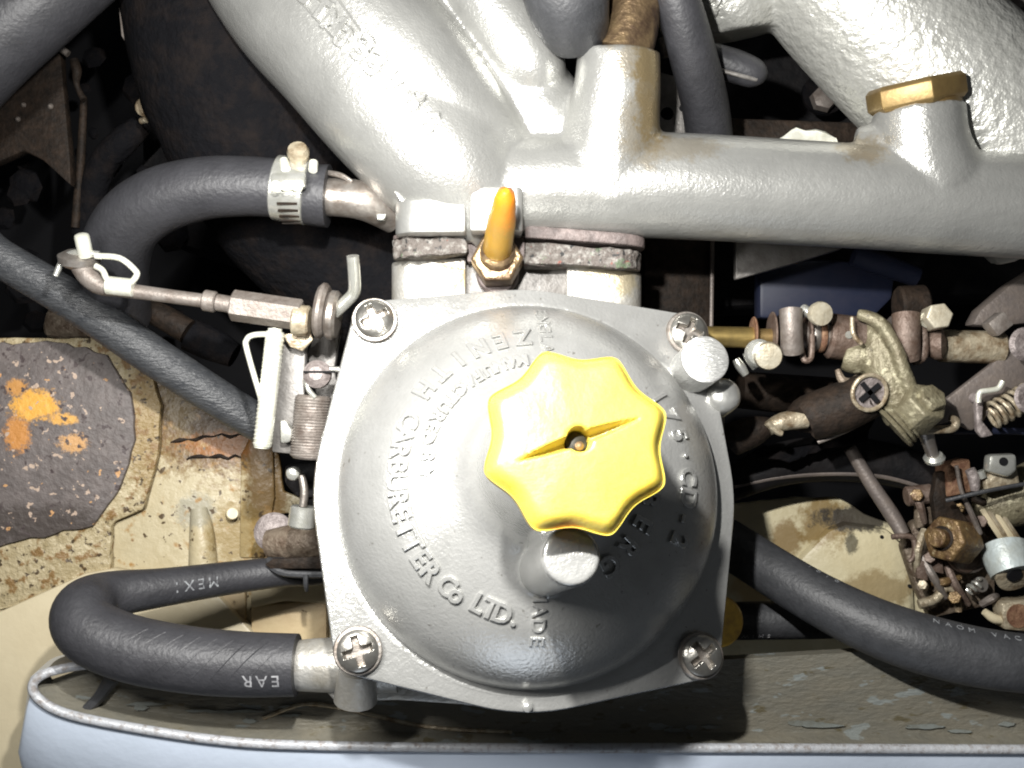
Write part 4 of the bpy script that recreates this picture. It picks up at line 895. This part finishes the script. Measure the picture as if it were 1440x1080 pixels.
MB().lathe([(0,S(16,Zc)),(.03,S(17,Zc)),(.05,S(14,Zc))],P(1325,757,Zc+.5),P(1316,756,Zc+.66)-P(1330,758,Zc+.45),20).build('bolt_ring',M_['dark_rust'],ch)
for (xa,ya,xb,yb,mm) in ((1296,782,1330,840,'dusty'),(1330,790,1362,850,'rust_brown'),(1284,690,1300,735,'rust_brown'),(1366,700,1396,716,'dark_rust'),(1300,745,1290,805,'tan_metal'),(1312,820,1350,812,'rust_gold'),(1380,850,1402,838,'dusty')):
    MB().ptube([(xa,ya,Zc,5),((xa+xb)/2+random.uniform(-5,5),(ya+yb)/2+random.uniform(-4,4),Zc+.12,6),(xb,yb,Zc,4)],8,4).build('linkage_rod',M_[mm],ch)
for (xa,ya,r,mm) in ((1292,698,9,'rust_gold'),(1310,786,8,'rust_brown'),(1345,842,9,'rust_gold'),(1300,824,7,'tan_metal'),(1382,735,9,'rust_brown'),(1352,716,7,'rust_gold')):
    MB().hexa(P(xa,ya,Zc-.1),P(xa-3,ya-2,Zc+.25),S(r,Zc),random.random()).build('small_nut',M_[mm],ch,bev=.01)
MB().lathe([(0,S(40,Zc)),(.06,S(42,Zc)),(.1,S(40,Zc))],P(1352,764,Zc),(.6,.1,1),28).build('washer',M_['rust_brown'],ch)
MB().lathe([(0,S(34,Zc)),(.06,S(36,Zc)),(.1,S(34,Zc))],P(1362,770,Zc-.1),(.6,.1,1),28).build('washer',M_['dusty'],ch)
MB().ptube([(1345,655,Zc+.6,3),(1352,690,Zc+.55,3),(1366,722,Zc+.5,4),(1378,750,Zc+.4,4)],8,4).build('lever_edge',M_['dusty'],ch)
MB().rod(P(1274,698,Zc),P(1310,694,Zc),S(14,Zc),14).build('cross_pin',M_['rust_brown'],ch)
MB().pprism([(1290,700),(1312,705),(1318,735),(1290,745)],Zc-.1,.2).build('mount_lug',M_['grimy'],ch,bev=.05)
MB().ptube([(1254,755,Zc+.1,4),(1278,754,Zc+.1,4),(1286,762,Zc+.1,4),(1285,782,Zc+.1,4),(1278,790,Zc+.1,3)],8,4).build('wire_loop',M_['rust_brown'],ch)
for (x,y) in ((1296,800),(1318,790)): MB().pprism([(x-8,y-14),(x+8,y-10),(x+10,y+18),(x-6,y+14)],Zc+.1,.25).build('bracket_piece',M_['rust_brown'],ch,bev=.03)
MB().ptube([(1292,850,Zc,7),(1316,842,Zc,7),(1330,826,Zc,6),(1345,836,Zc,5),(1348,860,Zc,5)],10,4).build('lower_lever',M_['tan_metal'],ch)
cb=thing('choke_cable_clamp','pale metal cable clamp with small hole at the right edge','clamp',P(1400,660,Zc+.5))
MB().pprism([(1392,640),(1430,638),(1432,662),(1420,672),(1390,664)],Zc+.8,.25).build('clamp_plate',M_['zinc'],cb,bev=.06)
MB().lathe([(0,.07),(.01,.07)],P(1411,649,Zc+.81),(0,0,1),14).build('clamp_hole',M_['void'],cb)
MB().pprism([(1384,668),(1432,656),(1436,684),(1388,694)],Zc+.6,.3).build('lower_jaw',M_['tan_metal'],cb,bev=.06)
MB().ptube([(1364,660,Zc+.6,7),(1370,675,Zc+.6,8),(1371,690,Zc+.6,6)],12,3).build('clamp_lip',M_['lilac'],cb)
MB().ptube([(1378,662,Zc+.6,6),(1382,672,Zc+.6,6)],12,3).build('clamp_screw',M_['zinc'],cb)
o=MB().ptube([(1330,704,Zc+.7,3),(1380,692,Zc+.8,3),(1432,682,Zc+.8,3),(1480,676,Zc+.8,3)],8,4).build('control_wire',M_['rubber']); tag(o,'thin black wire crossing below the pale cable clamp','wire')
up_=thing('pipe_union','cream and pale blue painted pipe union at the right edge','union',P(1415,750,Zc))
MB().tube([P(1378,722,Zc-.1),P(1400,712,Zc-.1),P(1460,690,Zc-.1)],[S(20,Zc),S(34,Zc),S(44,Zc)],24,4).build('union_cone',M_['grease'],up_)
for i in range(4): MB().lathe([(0,S(36-i,Zc)),(.04,S(39-i,Zc)),(.08,S(36-i,Zc))],P(1392+i*9,742+i*2-4,Zc-.1+i*.03),(.75,.5,.3),26).build('union_ring',M_['tan_metal' if i%2 else 'cream_clean'],up_)
MB().tube([P(1412,770,Zc+.2),P(1418,790,Zc+.35),P(1424,806,Zc+.45)],[S(32,Zc),S(31,Zc),S(29,Zc)],30,3).build('pale_nut',M_['pale_pipe'],up_)
MB().lathe([(0,S(26,Zc)),(.08,S(27,Zc)),(.1,S(22,Zc))],P(1424,804,Zc+.42),(.1,-.5,1),26).build('nut_end',M_['tan_metal'],up_)
MB().lathe([(0,S(11,Zc)),(.03,S(10,Zc))],P(1426,808,Zc+.54),(.1,-.5,1),16).build('nut_bore',M_['void'],up_)
cs=thing('chromed_screw','tiny bright chromed screw in the dark gap below the rusty nut','screw',P(1370,825,Zc))
MB().helix(P(1360,832,Zc),P(1380,818,Zc),.07,.03,3,6,12).build('screw_coil',M_['zinc'],cs); MB().lathe([(0,.12),(.08,.13)],P(1376,822,Zc-.1),(.2,.2,1),16).build('screw_head',M_['steel'],cs)
tb_=thing('tan_fitting','yellow brown square fitting above the thick hose at the right edge','fitting',P(1425,865,Zc))
MB().pprism([(1408,848),(1460,842),(1460,890),(1412,886)],Zc+.3,.4).build('fitting_body',M_['tan_metal'],tb_,bev=.05); MB().ptube([(1384,860,Zc+.2,5),(1398,870,Zc+.2,7),(1412,872,Zc+.2,5)],10,3).build('fitting_tongue',M_['cream_clean'],tb_)
MB().lathe([(0,.2),(.02,.2)],P(1432,866,Zc+.3),(0,0,1),16).build('fitting_hole',M_['rust'],tb_)
o=MB().ptube([(1195,630,-3.3,9),(1225,680,-3.2,10),(1255,725,-3.1,11),(1270,752,-3.0,10)],12,5).build('choke_cable',M_['dull_bracket']); tag(o,'thin brown cable dropping from the linkage to the rusted mechanism','cable')
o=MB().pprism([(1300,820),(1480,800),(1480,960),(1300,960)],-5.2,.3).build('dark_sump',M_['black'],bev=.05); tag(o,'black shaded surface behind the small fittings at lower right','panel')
